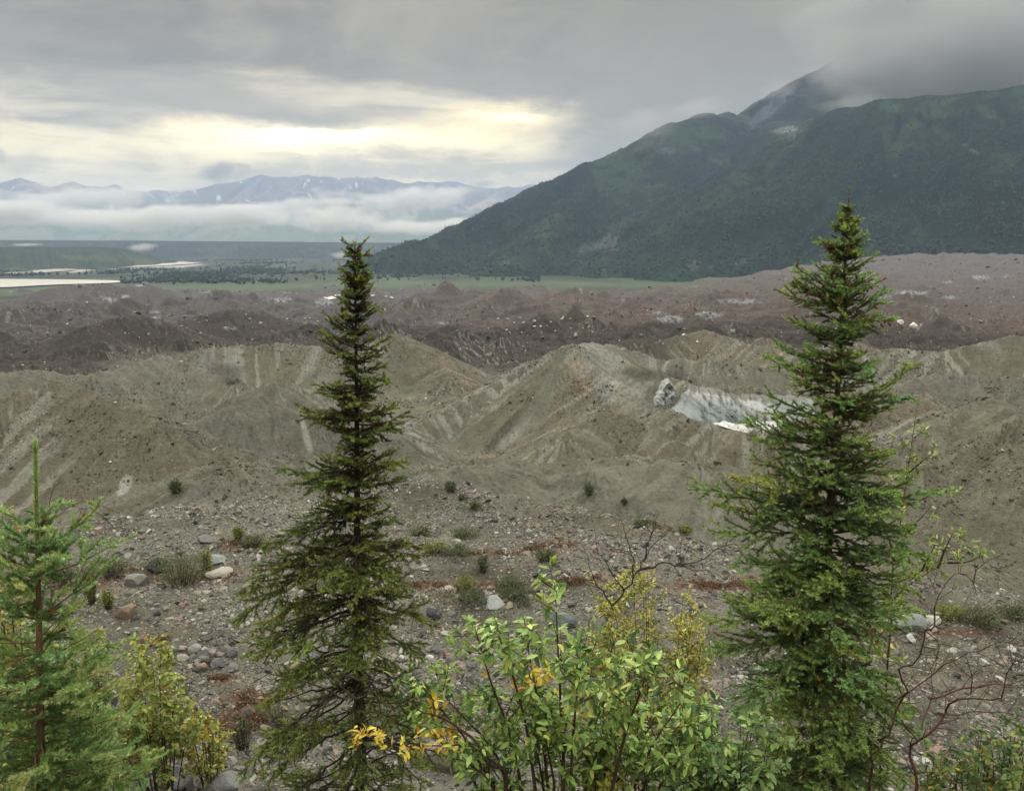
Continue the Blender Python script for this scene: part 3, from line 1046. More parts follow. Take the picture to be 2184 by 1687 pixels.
def cloud_material(name, dens, scale, lo, hi, soft, col=(1, 1, 1), squash=(1, 1, 1), detail=4.0, gain=2.0):
    """Soft cloud: density fades towards the hull (Generated space -1..1) and is torn by noise."""
    m, t = material(name)
    tc = nd(t, 'ShaderNodeTexCoord')
    mp = nd(t, 'ShaderNodeMapping')
    mp.inputs['Location'].default_value = (-1, -1, -1)
    mp.inputs['Scale'].default_value = (2, 2, 2)
    t.links.new(tc.outputs['Generated'], mp.inputs['Vector'])
    ln = nd(t, 'ShaderNodeVectorMath', operation='LENGTH')
    t.links.new(mp.outputs[0], ln.inputs[0])
    mp2 = nd(t, 'ShaderNodeMapping')
    mp2.inputs['Scale'].default_value = squash
    t.links.new(tc.outputs['Object'], mp2.inputs['Vector'])
    n = noise(t, mp2.outputs[0], scale, detail, 0.58)
    body = X(t, ln.outputs['Value']).op('MULTIPLY', -1.0) + 1.0
    f = (body * soft + (n - 0.5) * gain).step(lo, hi) * body.step(0.0, 0.12) * dens
    pv = nd(t, 'ShaderNodeVolumePrincipled')
    pv.inputs['Color'].default_value = (*col, 1)
    pv.inputs['Anisotropy'].default_value = 0.2
    t.links.new(f.k, pv.inputs['Density'])
    o = nd(t, 'ShaderNodeOutputMaterial')
    t.links.new(pv.outputs[0], o.inputs['Volume'])
    m.cycles.volume_step_rate = 1.0
    return m


def ellipsoid(name, loc, rad, rotz, mat):
    u = np.linspace(0, 2 * np.pi, 33)[:-1]
    v = np.linspace(-np.pi / 2, np.pi / 2, 17)[1:-1]
    V = np.array([(math.cos(a) * math.cos(b), math.sin(a) * math.cos(b), math.sin(b)) for b in v for a in u] + [(0, 0, -1), (0, 0, 1)])
    n = len(u)
    m = len(v)
    f4 = grid_faces(m, n, wrap=True)
    top = np.array([((m - 1) * n + i, (m - 1) * n + (i + 1) % n, m * n + 1) for i in range(n)])
    bot = np.array([((i + 1) % n, i, m * n) for i in range(n)])
    o = mesh_obj(name, V * np.array(rad), [f4, top, bot], mat)
    o.location = loc
    o.rotation_euler = (0, 0, rotz)
    return o


# long torn fog bank lying in the valley in front of the far range
fogm = cloud_material('valley fog', 0.010, 0.0026, 0.32, 1.10, 1.15, col=(.97, .93, .86), squash=(0.8, 1, 1.5), detail=7.0, gain=3.6)
wisp = cloud_material('fog wisps', 0.0060, 0.0034, 0.45, 1.1, 1.2, col=(.97, .93, .86), squash=(0.8, 1, 1.4), detail=7.0, gain=3.4)
for px, py, r_, rad, rz, mt_ in [(330, 464, 7300, (2900, 700, 122), 0.20, fogm), (960, 484, 6700, (1500, 500, 82), -0.1, fogm), (-150, 456, 7600, (1300, 500, 140), 0.1, fogm),
                                 (860, 425, 9400, (1300, 500, 230), 0.05, wisp), (620, 440, 9000, (900, 400, 150), 0.0, wisp), (150, 425, 9300, (1500, 500, 180), 0.1, wisp)]:
    tag(ellipsoid('low_cloud', P(px, py, r_), rad, rz, mt_), kind='stuff')
puff = cloud_material('low cloud puff', 0.016, 0.022, 0.35, 1.15, 1.2, col=(.9, .88, .84), squash=(0.6, 1, 1.4), detail=5.0)  # small low clouds over the valley flats
for px, py, r_, rad in [(305, 527, 3600, (100, 70, 26)), (740, 543, 3300, (112, 80, 24)), (60, 522, 3900, (130, 60, 10))]:
    tag(ellipsoid('low_cloud', P(px, py, r_), rad, 0.0, puff), kind='stuff')
dark = cloud_material('dark puff', 0.0075, 0.0060, 0.30, 0.95, 1.15, col=(.46, .45, .45), detail=7.0, gain=3.2)  # dark low clouds hanging in front of the far range
for px, py, r_, rad in [(470, 364, 8300, (340, 200, 135)), (1035, 392, 8300, (190, 130, 60)), (0, 330, 8300, (120, 100, 95))]:
    tag(ellipsoid('low_cloud', P(px, py, r_), rad, 0.0, dark), kind='stuff')
# cloud lying over the summit and trailing along the ridge of the big mountain
cap = cloud_material('summit cloud', 0.0075, 0.0026, 0.05, 1.35, 1.7, col=(.54, .53, .51), squash=(0.8, 1, 1.3), detail=7.0, gain=2.6)
for px, py, r_, rad, rz in [(2090, 112, 2950, (620, 330, 245), 0.25), (1890, 30, 3300, (420, 260, 230), 0.2), (2420, 90, 2900, (560, 330, 230), 0.2)]:
    tag(ellipsoid('low_cloud', P(px, py, r_), rad, rz, cap), kind='stuff')
capw = cloud_material('summit mist', 0.0050, 0.010, 0.3, 1.1, 1.3, col=(.66, .65, .63), squash=(0.8, 1, 1.3), detail=6.0)
for px, py, r_, rad, rz in [(1490, 232, 2800, (150, 120, 50), 0.0), (1370, 262, 2650, (170, 110, 75), 0.0), (1660, 190, 3120, (110, 70, 70), 0.0), (1815, 222, 2600, (150, 110, 34), 0.0), (1800, 150, 2900, (190, 130, 75), 0.0), (1900, 120, 2950, (190, 130, 80), 0.0)]:
    tag(ellipsoid('low_cloud', P(px, py, r_), rad, rz, capw), kind='stuff')

# ------------------------------------------------------------------ stones
def ico(sub):
    g = (1 + 5 ** 0.5) / 2
    V = np.array([(-1, g, 0), (1, g, 0), (-1, -g, 0), (1, -g, 0), (0, -1, g), (0, 1, g), (0, -1, -g), (0, 1, -g), (g, 0, -1), (g, 0, 1), (-g, 0, -1), (-g, 0, 1)], float)
    F = np.array([(0, 11, 5), (0, 5, 1), (0, 1, 7), (0, 7, 10), (0, 10, 11), (1, 5, 9), (5, 11, 4), (11, 10, 2), (10, 7, 6), (7, 1, 8),
                  (3, 9, 4), (3, 4, 2), (3, 2, 6), (3, 6, 8), (3, 8, 9), (4, 9, 5), (2, 4, 11), (6, 2, 10), (8, 6, 7), (9, 8, 1)])
    V /= np.linalg.norm(V, axis=1)[:, None]
    for _ in range(sub):
        E = np.sort(np.concatenate([F[:, [0, 1]], F[:, [1, 2]], F[:, [2, 0]]]), 1)
        U, inv = np.unique(E, axis=0, return_inverse=True)
        inv = inv.reshape(-1)
        M = V[U].sum(1)
        M /= np.linalg.norm(M, axis=1)[:, None]
        n = len(V)
        k = len(F)
        a, b, c = n + inv[:k], n + inv[k:2 * k], n + inv[2 * k:]
        F = np.concatenate([np.stack([F[:, 0], a, c], 1), np.stack([F[:, 1], b, a], 1), np.stack([F[:, 2], c, b], 1), np.stack([a, b, c], 1)])
        V = np.concatenate([V, M])
    return V, F


def stone_shape(seed, sub, dims=(1, .8, .6), cuts=9, rough=0.03, round_=0.75):
    g = np.random.default_rng(seed)
    V, F = ico(sub)
    V = V.copy()
    for _ in range(cuts):
        n = g.normal(size=3)
        n /= np.linalg.norm(n)
        d = g.uniform(0.48, 0.86) * (0.6 + 0.4 * round_)
        over = np.maximum(V @ n - d, 0)
        V -= over[:, None] * n * 0.93
    q = V * 2.2
    V *= (1 + rough * 2 * fbm(q[:, 0] + q[:, 2] * 0.7 + seed, q[:, 1] - q[:, 2] * 0.6, 3, seed % 97) + rough * fbm(q[:, 0] * 3 + q[:, 2] * 2, q[:, 1] * 3 - q[:, 2] * 2, 2, seed % 89))[:, None]
    V /= np.abs(V).max(0)[None]
    return V * np.array(dims), F


def stone_material(name, ramp, by_random=True, bump_s=0.5, scale=9.0):
    m, t = material(name)
    tc = nd(t, 'ShaderNodeTexCoord')
    cr = nd(t, 'ShaderNodeValToRGB')
    while len(cr.color_ramp.elements) < len(ramp):
        cr.color_ramp.elements.new(0.5)
    for e, (p, c) in zip(cr.color_ramp.elements, ramp):
        e.position = p
        e.color = (*c, 1)
    oi = nd(t, 'ShaderNodeObjectInfo')
    t.links.new(oi.outputs['Random'], cr.inputs[0])
    n = noise(t, tc.outputs['Object'], scale / 4, 6.0, 0.65)
    mul = nd(t, 'ShaderNodeVectorMath', operation='SCALE')
    t.links.new(cr.outputs[0], mul.inputs[0])
    t.links.new((n * 0.9 + 0.55).k, mul.inputs['Scale'])
    out_surface(t, principled(t, X(t, mul.outputs[0]), 0.85, 0.25, bump(t, noise(t, tc.outputs['Object'], scale, 5.0, 0.7), bump_s, 0.08)).outputs[0])
    return m


def scatter(name, pts, scl, rot, mat, seed, nproto=5, sub=1, shapes=None):
    """One object of uncountable stones (or far trees): a point cloud that carries instances."""
    pc = bpy.data.collections.new(name + ' shapes')
    g = np.random.default_rng(seed)
    if shapes is None:
        shapes = [stone_shape(seed * 10 + i, sub, (1, g.uniform(.55, .95), g.uniform(.35, .75)), 11, 0.02, 0.25) for i in range(nproto)]
    nproto = len(shapes)
    for V, F in shapes:
        o = mesh_obj('stone_shape', V, F, mat, smooth=False)
        COL.objects.unlink(o)
        pc.objects.link(o)
    me = bpy.data.meshes.new(name)
    me.vertices.add(len(pts))
    me.vertices.foreach_set('co', np.asarray(pts, np.float32).ravel())
    for nm, arr in (('scl', scl), ('rot', rot)):
        a = me.attributes.new(nm, 'FLOAT_VECTOR', 'POINT')
        a.data.foreach_set('vector', np.asarray(arr, np.float32).ravel())
    a = me.attributes.new('pick', 'INT', 'POINT')
    a.data.foreach_set('value', g.integers(0, nproto, len(pts)).astype(np.int32))
    o = bpy.data.objects.new(name, me)
    COL.objects.link(o)
    ng = bpy.data.node_groups.new(name, 'GeometryNodeTree')
    ng.interface.new_socket('Geometry', in_out='INPUT', socket_type='NodeSocketGeometry')
    ng.interface.new_socket('Geometry', in_out='OUTPUT', socket_type='NodeSocketGeometry')
    N = ng.nodes
    gi, go = N.new('NodeGroupInput'), N.new('NodeGroupOutput')
    ci = N.new('GeometryNodeCollectionInfo')
    ci.inputs['Collection'].default_value = pc
    ci.inputs['Separate Children'].default_value = True
    ci.inputs['Reset Children'].default_value = True
    ip = N.new('GeometryNodeInstanceOnPoints')
    ip.inputs['Pick Instance'].default_value = True

    def attr(nm, ty):
        n = N.new('GeometryNodeInputNamedAttribute')
        n.data_type = ty
        n.inputs['Name'].default_value = nm
        return n.outputs['Attribute']
    e2r = N.new('FunctionNodeEulerToRotation')
    L = ng.links
    L.new(gi.outputs[0], ip.inputs['Points'])
    L.new(ci.outputs[0], ip.inputs['Instance'])
    L.new(attr('pick', 'INT'), ip.inputs['Instance Index'])
    L.new(attr('rot', 'FLOAT_VECTOR'), e2r.inputs[0])
    L.new(e2r.outputs[0], ip.inputs['Rotation'])
    L.new(attr('scl', 'FLOAT_VECTOR'), ip.inputs['Scale'])
    L.new(ip.outputs[0], go.inputs[0])
    md = o.modifiers.new('scatter', 'NODES')
    md.node_group = ng
    return tag(o, kind='stuff')


# bilinear look-up in the ground sheet (fast heights for many points)
_fa = len(a_f)


def ground_z(x, y):
    r = np.hypot(x, y)
    az = np.arctan2(x, y)
    i = np.clip(np.interp(r, GR, np.arange(len(GR))), 0, len(GR) - 1.001)
    j = np.clip((az - a_f[0]) / (a_f[1] - a_f[0]), 0, _fa - 1.001)
    i0, j0 = i.astype(int), j.astype(int)
    fi, fj = i - i0, j - j0
    return (GZ[i0, j0] * (1 - fi) * (1 - fj) + GZ[i0 + 1, j0] * fi * (1 - fj) + GZ[i0, j0 + 1] * (1 - fi) * fj + GZ[i0 + 1, j0 + 1] * fi * fj)


_rs = np.geomspace(3, 1900, 2600)


def hit(px, py):
    """Where the sight line through a picture point meets the ground."""
    v = P(px, py, 1.0)
    xs, ys, zs = v[0] * _rs, v[1] * _rs, ZC + (v[2] - ZC) * _rs
    g = ground_z(xs, ys)
    k = np.argmax(zs < g)
    r = _rs[k]
    return np.array((v[0] * r, v[1] * r, ground_z(np.array([v[0] * r]), np.array([v[1] * r]))[0])), r


def sample(n, r0, r1, seed, a=37.0, power=1.0):
    g = np.random.default_rng(seed)
    u = g.random(n)
    r = np.sqrt(r0 * r0 + u * (r1 * r1 - r0 * r0)) if power == 1.0 else r0 * (r1 / r0) ** u
    az = np.radians(g.uniform(-a, a, n))
    return r * np.sin(az), r * np.cos(az), r, g


def flatrot(g, n, tilt=0.5):
    return np.stack([g.normal(0, tilt, n), g.normal(0, tilt, n), g.uniform(0, 6.28, n)], 1)


GREYS = [(0.0, srgb(58, 57, 54) * .8), (0.2, srgb(90, 88, 82) * .8), (0.38, srgb(120, 117, 107) * .8), (0.52, srgb(126, 116, 105) * .8), (0.66, srgb(138, 135, 123) * .8),
         (0.78, srgb(150, 130, 106) * .8), (0.90, srgb(160, 156, 144) * .85), (1.0, srgb(190, 186, 174) * .85)]
OLIVES = [(0.0, srgb(80, 77, 69) * .75), (0.3, srgb(98, 94, 83) * .75), (0.6, srgb(116, 108, 92) * .75), (0.85, srgb(128, 122, 108) * .75), (0.97, srgb(160, 154, 140) * .8), (1.0, srgb(205, 200, 190) * .85)]
DARKS = [(0.0, srgb(60, 52, 48) * .75), (0.35, srgb(84, 70, 64) * .75), (0.65, srgb(110, 90, 80) * .75), (0.85, srgb(150, 128, 110) * .8), (0.95, srgb(190, 178, 160) * .85), (1.0, srgb(225, 220, 210) * .85)]
m_grav = stone_material('gravel stone', GREYS)
m_oliv = stone_material('till stone', OLIVES)
m_dark = stone_material('dark debris stone', DARKS)
m_far = stone_material('far debris stone', [(0.0, srgb(92, 82, 80) * .75), (0.4, srgb(110, 98, 94) * .75), (0.8, srgb(126, 114, 108) * .75), (0.95, srgb(160, 148, 138) * .8), (1.0, srgb(215, 212, 206) * .85)])

# bench gravel
x, y, r, g = sample(330000, 17.0, 62.0, 901)
pat = fbm(x / 3.5, y / 2.6, 3, 905) + 0.4 * fbm(x / 12, y / 9, 3, 906)
e = bench_edge(x, y)
keep = g.random(len(x)) < np.clip(0.72 + 1.3 * pat, 0.10, 1) * (1 - sstep(2, 10, r - e))
x, y, r, pat = x[keep], y[keep], r[keep], pat[keep]
s = 0.034 * g.random(len(x)) ** (-1 / 2.9) * (1 + 0.5 * np.clip(pat, 0, 1))
s = np.clip(s, 0.03, 0.26)
z = ground_z(x, y) - s * 0.02
scatter('gravel', np.stack([x, y, z], 1), np.stack([s, s, s], 1), flatrot(g, len(x), 0.35), m_grav, 31, 7, 2)
# bank below the trees
x, y, r, g = sample(9000, 3.5, 18.0, 907)
s = np.clip(0.02 * g.random(len(x)) ** (-1 / 2.2), 0.02, 0.2)
scatter('gravel', np.stack([x, y, ground_z(x, y) + s * .1], 1), np.stack([s, s, s], 1), flatrot(g, len(x), 0.5), m_grav, 32, 4, 2)
# stones on the till hills
x, y, r, g = sample(330000, 52.0, 235.0, 911, 36)
pat = fbm(x / 9, y / 9, 3, 915) + 0.7 * fbm(x / 28, y / 28, 3, 916)
keep = g.random(len(x)) < np.clip(0.10 + 2.2 * pat, 0.03, 1)
x, y, r = x[keep], y[keep], r[keep]
s = np.clip(0.075 * g.random(len(x)) ** (-1 / 3.1), 0.06, 0.5) * (0.75 + 0.25 * np.clip(r / 130, 0, 1.6))
scatter('till_stones', np.stack([x, y, ground_z(x, y) + s * .15], 1), np.stack([s, s, s], 1), flatrot(g, len(x), 0.6), m_oliv, 33, 5, 1)
# boulders of the dark debris band and the far moraine
x, y, r, g = sample(42000, 205.0, 470.0, 921, 36, 2)
pat = fbm(x / 25, y / 16, 4, 925)
keep = g.random(len(x)) < np.clip(0.25 + 1.6 * pat, 0.02, 1)
x, y, r = x[keep], y[keep], r[keep]
s = np.clip(0.17 * g.random(len(x)) ** (-1 / 2.8), 0.15, 1.1) * (r / 300)
scatter('debris_boulders', np.stack([x, y, ground_z(x, y) + s * .2], 1), np.stack([s, s, s], 1), flatrot(g, len(x), 0.6), m_dark, 34, 5, 1)
x, y, r, g = sample(16000, 440.0, 1350.0, 931, 36, 2)
s = np.clip(0.3 * g.random(len(x)) ** (-1 / 2.8), 0.25, 1.8) * (r / 600)
scatter('debris_boulders', np.stack([x, y, ground_z(x, y) + s * .2], 1), np.stack([s, s, s], 1), flatrot(g, len(x), 0.6), m_far, 35, 4, 1)

# ---- single boulders one can point to
_bm = {}


def boulder_mat(c):
    if c not in _bm:
        c0 = srgb(*c) * 0.85
        _bm[c] = stone_material('boulder rock', [(0.0, c0 * .88), (1.0, c0 * 1.12)], True, 1.0, 9.0)
    return _bm[c]


_bk = [0]


def boulder(px, py, w, h, c, label, name='boulder', group=None, depth=0.8, cuts=9, rz=None, tilt=0.0, sub=3, rnd=0.75):
    """Boulder whose foot shows at (px, py), w x h picture units large."""
    p, r = hit(px, py)
    d = math.sqrt(r * r + (p[2] - ZC) ** 2)
    sw, sh = w * d / FPX / 2, h * d / FPX / 2
    _bk[0] += 1
    V, F = stone_shape(700 + _bk[0] * 7, sub, (sw, sw * depth, sh * 1.2), cuts, 0.035, rnd)
    o = mesh_obj(name, V, F, boulder_mat(c), smooth=sub >= 4)
    o.location = (p[0], p[1] + sw * depth * 0.4, p[2] + sh * 0.42)
    o.rotation_euler = (g_.normal(0, .08), tilt, rz if rz is not None else g_.uniform(-.5, .5))
    return tag(o, label, 'boulder' if name == 'boulder' else 'cobble', group)


g_ = np.random.default_rng(5)
BD = [(1053, 1294, 44, 25, (172, 174, 168), 'pale rounded boulder just below the green mat in the middle of the gravel bench', 0.8),
      (1200, 1340, 58, 38, (112, 120, 118), 'blue grey slab leaning on a flat tan rock behind the broad-leaved shrub', 0.7),
      (1188, 1362, 52, 26, (150, 144, 126), 'flat tan rock under the leaning blue grey slab', 0.8),
      (292, 1648, 112, 74, (98, 96, 90), 'large dark angular boulder in front of the yellow-green shrub', 0.7),
      (352, 1680, 62, 40, (136, 134, 130), 'grey rock partly behind the smooth pale stone near the large dark boulder', 0.8),
      (392, 1682, 52, 38, (162, 162, 160), 'smooth pale stone right of the large dark angular boulder', 0.9),
      (478, 1684, 84, 34, (154, 156, 150), 'long pale grey slab lying left of the foot of the dark spruce', 0.6),
      (270, 1318, 38, 38, (140, 122, 102), 'orange tan angular boulder right of the small bright willow', 0.7),
      (208, 1140, 20, 20, (158, 136, 120), 'small orange pink block on the gravel beyond the young spruce', 0.9),
      (287, 1252, 48, 30, (142, 138, 132), 'grey cracked slab at the left foot of the wide dark-green bush', 0.8),
      (324, 1222, 44, 28, (66, 66, 68), 'charcoal rock above the grey cracked slab', 0.8),
      (452, 1202, 58, 20, (150, 158, 150), 'flat greenish grey slab upper right of the wide dark-green bush', 0.7),
      (466, 1230, 56, 18, (168, 164, 148), 'flat pale slab with a dark split right of the wide dark-green bush', 0.7),
      (438, 1158, 42, 18, (134, 128, 122), 'low grey rock farthest up the left gravel', 0.8),
      (314, 1378, 34, 28, (146, 126, 118), 'rounded pinkish boulder just above the tip of the yellow-green shrub', 0.9),
      (920, 1314, 32, 20, (90, 92, 92), 'dark rock right of the spruce with yellowed lower boughs', 0.8),
      (964, 1316, 20, 14, (112, 112, 110), 'small dark stone between the dark rock and the pale rounded boulder', 0.9),
      (985, 1632, 170, 78, (136, 122, 114), 'broad brownish boulder under the bare leaning stem', 0.8),
      (1082, 1640, 74, 50, (196, 196, 192), 'whitish rock right of the broad brownish boulder', 0.8),
      (1948, 1345, 70, 34, (142, 148, 140), 'greenish grey slab right of the full green spruce', 0.7),
      (1944, 1372, 20, 20, (202, 198, 194), 'small whitish block below the greenish grey slab', 0.9),
      (2004, 1624, 36, 28, (154, 124, 114), 'pinkish stone among the bare red-brown stems', 0.9),
      (165, 1590, 90, 38, (158, 154, 150), 'pale grey rock behind the lower boughs of the young spruce', 0.7),
      (8, 1122, 36, 34, (146, 146, 140), 'grey rock at the left edge of the gravel', 0.8),
      (696, 1398, 46, 26, (160, 158, 156), 'whitish boulder showing between the boughs of the dark spruce', 0.8),
      (676, 1412, 40, 24, (118, 116, 114), 'grey boulder under the whitish one behind the dark spruce', 0.8),
      (410, 1392, 30, 20, (150, 150, 144), 'light grey cobble topmost of the left cobble heap', 0.9),
      (1990, 1332, 34, 16, (190, 184, 172), 'cream flat stone just right of the greenish grey slab', 0.8),
      (1510, 1500, 30, 16, (134, 128, 120), 'grey stone below the yellow-green bush left of the full green spruce', 0.8),
      (1922, 692, 16, 11, (222, 218, 208), 'left of two white boulders on the dark debris right of the full green spruce', 0.9),
      (1949, 699, 15, 12, (226, 216, 200), 'right of two white boulders on the dark debris right of the full green spruce', 0.9)]
for px, py, w, h, c_, lab, dep_ in BD:
    boulder(px, py, w, h, c_, lab, depth=dep_, sub=4 if w > 40 else 3, cuts=7 if w > 40 else 9)


def heap(n, x0, x1, y0, y1, smin, smax, label, group, cl):
    for i in range(n):
        s_ = g_.uniform(smin, smax)
        boulder(g_.uniform(x0, x1), g_.uniform(y0, y1), s_, s_ * g_.uniform(.55, .8), cl[i % len(cl)], label, 'cobble', group, g_.uniform(.7, 1), 8, sub=2)


GC = [(120, 116, 112), (142, 132, 124), (104, 102, 102), (150, 126, 112), (128, 128, 122), (86, 86, 86), (164, 158, 148)]
heap(26, 365, 500, 1388, 1432, 14, 30, 'cobble in the loose heap left of the dark spruce, above the rusty mats', 'cobbles in the left heap', GC)
heap(24, 930, 1010, 1388, 1428, 12, 26, 'cobble in the small heap between the dark spruce and the broad-leaved shrub', 'cobbles in the middle heap', GC)
heap(20, 1890, 2010, 1310, 1380, 9, 22, 'cobble in the pale rubble around the greenish grey slab', 'cobbles round the greenish slab', [(168, 164, 150), (150, 146, 136), (120, 118, 112), (188, 182, 168)])
heap(20, 250, 420, 1290, 1330, 8, 18, 'cobble scattered right of the orange tan boulder', 'cobbles near the orange boulder', GC)
heap(30, 1060, 1260, 680, 720, 4, 9, 'pale boulder strewn over the dark debris behind the middle peak', 'pale boulders on the dark debris', [(176, 166, 148), (156, 138, 118), (196, 190, 178)])
heap(26, 330, 740, 668, 716, 3.5, 7, 'pale boulder strewn over the dark debris left of the dark spruce', 'pale boulders on the left debris', [(176, 166, 148), (156, 138, 118), (196, 190, 178)])

# ------------------------------------------------------------------ ice cliff in the hollow
mi, t = material('dirty glacier ice')
tc = nd(t, 'ShaderNodeTexCoord')
ca = nd(t, 'ShaderNodeVertexColor', layer_name='col')
d2 = noise(t, tc.outputs['Object'], 1.6, 8.0, 0.7)
mul = nd(t, 'ShaderNodeVectorMath', operation='SCALE')
t.links.new(ca.outputs['Color'], mul.inputs[0])
t.links.new((d2 * 0.9 + 0.55).k, mul.inputs['Scale'])
out_surface(t, principled(t, X(t, mul.outputs[0]), 0.5, 0.35, bump(t, d2, 1.0, 0.5)).outputs[0])


def ice_block(name, outline, r0, r1, thick, label, seed, clean=(srgb(146, 158, 156) * .62, srgb(196, 198, 192) * .66), dirty=1.0):
    """Ice face whose front shows the outline (top edge, bottom edge as picture points); has real depth behind."""
    n = 150
    tx = np.array([q[0] for q in outline])
    V = []
    rows = 52
    for j in range(rows + 1):
        v = j / rows
        for i in range(n):
            u = i / (n - 1)
            px = tx[0] + (tx[-1] - tx[0]) * u
            ty = np.interp(px, tx, [q[1] for q in outline]) + 5.0 * float(pn(px / 17.0, seed * .7, seed)) + 3.0 * float(pn(px / 6.0, seed * .3, seed + 1))
            by = np.interp(px, tx, [q[2] for q in outline])
            rr = r1 + (r0 - r1) * (v ** 0.8)
            V.append(P(px, ty + (by - ty) * v, rr))
    V = np.array(V)
    gx, gz = V[:, 0] + 0.6 * V[:, 2], V[:, 2]
    wq = 1.2 * fbm(V[:, 0] / 4, V[:, 2] / 4, 3, seed + 8)
    f = 2.8 * fbm(gx / 3.4 + wq, gz / 4 - wq * .5, 5, seed) + 1.3 * ridged(gx / 1.9, gz / 2.0, 4, seed + 3)
    vv = np.repeat(np.arange(rows + 1) / rows, n)
    dirt = sstep(0.02, 0.34, fbm(gx / 1.7 + wq, gz / 4.5, 5, seed + 5) + 0.10 * ridged(gx / .6, gz / 3, 3, seed + 6) - 0.02)
    top = 1 - sstep(0.03, 0.16, vv + 0.12 * fbm(V[:, 0] / 1.5, V[:, 2] / 1.5, 3, seed + 7))
    ic = mixv(np.broadcast_to(clean[0], (len(V), 3)), clean[1], sstep(-.2, .25, fbm(V[:, 0] / 5, V[:, 2] / 4, 3, seed + 9)))
    ic = mixv(ic, srgb(98, 98, 92) * .62, 0.8 * dirt * dirty)
    ic = mixv(ic, srgb(116, 112, 96) * .72, top * dirty)
    crack = sstep(0.86, 0.97, ridged(gx / 2.3 + wq, gz / 3.2 + .4 * wq, 2, seed + 12))
    ic = mixv(ic, srgb(70, 74, 76) * .6, crack * 0.8 * dirty)
    fade = np.repeat(np.minimum(1, np.minimum(np.arange(rows + 1), 9) / 8.0), n)
    V[:, 1] -= f * fade * 0.9
    V[:, 2] += 0.25 * f * fade
    B = V.copy()
    B[:, 1] += thick
    B[:, 2] -= 0.6
    gf = grid_faces(rows + 1, n)
    N = len(V)
    sides = []
    ring = [i for i in range(n)] + [n * j + n - 1 for j in range(1, rows + 1)] + [n * rows + i for i in range(n - 2, -1, -1)] + [n * j for j in range(rows - 1, 0, -1)]
    for a, b in zip(ring, ring[1:] + ring[:1]):
        sides.append((a, a + N, b + N, b))
    o = mesh_obj(name, np.concatenate([V, B]), [gf, gf[:, ::-1] + N, np.array(sides)], mi, cols=np.concatenate([ic, ic]), smooth=False)
    return tag(o, label, 'ice')


ice_block('ice_cliff', [(1426, 884, 890), (1450, 872, 893), (1472, 838, 899), (1486, 828, 904), (1520, 832, 912), (1545, 836, 917), (1560, 846, 921), (1600, 846, 928), (1650, 850, 922), (1690, 850, 905), (1730, 852, 892)], 121, 135, 6.0,
          'pale blue ice cliff with dark dirt streaks in the hollow right of the middle peak', 61)
ice_block('ice_pinnacle', [(1394, 850, 868), (1408, 830, 872), (1420, 808, 875), (1426, 807, 875), (1438, 826, 874), (1452, 848, 870)], 137, 140, 3.0,
          'small pointed ice pinnacle left of the ice cliff', 67, dirty=0.25)

ice_block('snow_bank', [(1520, 900, 904), (1545, 899, 914), (1575, 901, 922), (1605, 899, 927), (1640, 898, 921), (1660, 899, 906)], 117.5, 120.5, 1.5,
          'white strip of snow along the foot of the ice cliff', 71, (np.array((.60, .59, .55)), np.array((.68, .67, .63))), 0.25)
bpy.data.objects['snow_bank']['category'] = 'snow'

# ------------------------------------------------------------------ far woods: instanced conifers and scrub
def conifer(seed):
    g = np.random.default_rng(seed)
    V, F = [], []
    for z0, z1, rr in ((0.05, 0.55, .24), (0.32, 0.80, .17), (0.6, 1.05, .10)):
        b = len(V)
        for i in range(7):
            a = 6.283 * i / 7 + g.uniform(-.2, .2)
            q = rr * g.uniform(.7, 1.2)
            V.append((math.cos(a) * q, math.sin(a) * q, z0 + g.uniform(-.05, .05)))
        V.append((0, 0, z1))
        F += [(b + i, b + (i + 1) % 7, b + 7) for i in range(7)]
    return np.array(V), np.array(F)


def scrub(seed):
    V, F = stone_shape(seed, 1, (.5, .45, .4), 3, 0.2)
    return V + np.array((0, 0, .3)), F


wood = [conifer(1), conifer(2), conifer(3), scrub(4), scrub(5), conifer(6)]
m_wood = stone_material('far foliage', [(0.0, srgb(50, 68, 60) * .68), (0.5, srgb(54, 71, 60) * .66), (0.8, srgb(62, 78, 62) * .66), (1.0, srgb(74, 90, 66) * .66)], True, 0.2, 2.0)
x_, y_, z_, _c = MT
g = np.random.default_rng(77)
n = 110000
i = g.integers(0, x_.shape[0] - 1, n)
j = g.integers(0, x_.shape[1] - 1, n)
fi, fj = g.random(n), g.random(n)
bl = lambda q: q[i, j] * (1 - fi) * (1 - fj) + q[i + 1, j] * fi * (1 - fj) + q[i, j + 1] * (1 - fi) * fj + q[i + 1, j + 1] * fi * fj
xx, yy, zz = bl(x_), bl(y_), bl(z_)
cc = _c[i, j]
green = cc[:, 1] > cc[:, 0] * 1.04
cl = fbm(xx / 120, yy / 120, 4, 78)
keep = green & (zz > VZ + 1) & (zz < 520) & (g.random(n) < np.clip(0.55 + 1.6 * cl, .05, 1))
xx, yy, zz = xx[keep], yy[keep], zz[keep]
hgt = g.uniform(4, 9, len(xx)) * np.clip(1.15 - zz / 600, .35, 1.1)
zero = np.zeros(len(xx))
scatter('mountain_forest', np.stack([xx, yy, zz - .5], 1), np.stack([hgt] * 3, 1), np.stack([zero, zero, g.uniform(0, 6.28, len(xx))], 1), m_wood, 41, shapes=wood)
n = 36000
rr = 1500 * (3700 / 1500) ** g.random(n)
aa = np.radians(g.uniform(-34, 2, n))
xx, yy = rr * np.sin(aa), rr * np.cos(aa)
den = fbm(xx / 260, yy / 420, 4, 79)
keep = g.random(n) < np.clip(-0.05 + 2.6 * den, 0.015, 1)
px_, py_ = proj(xx, yy, np.full(n, VZ))
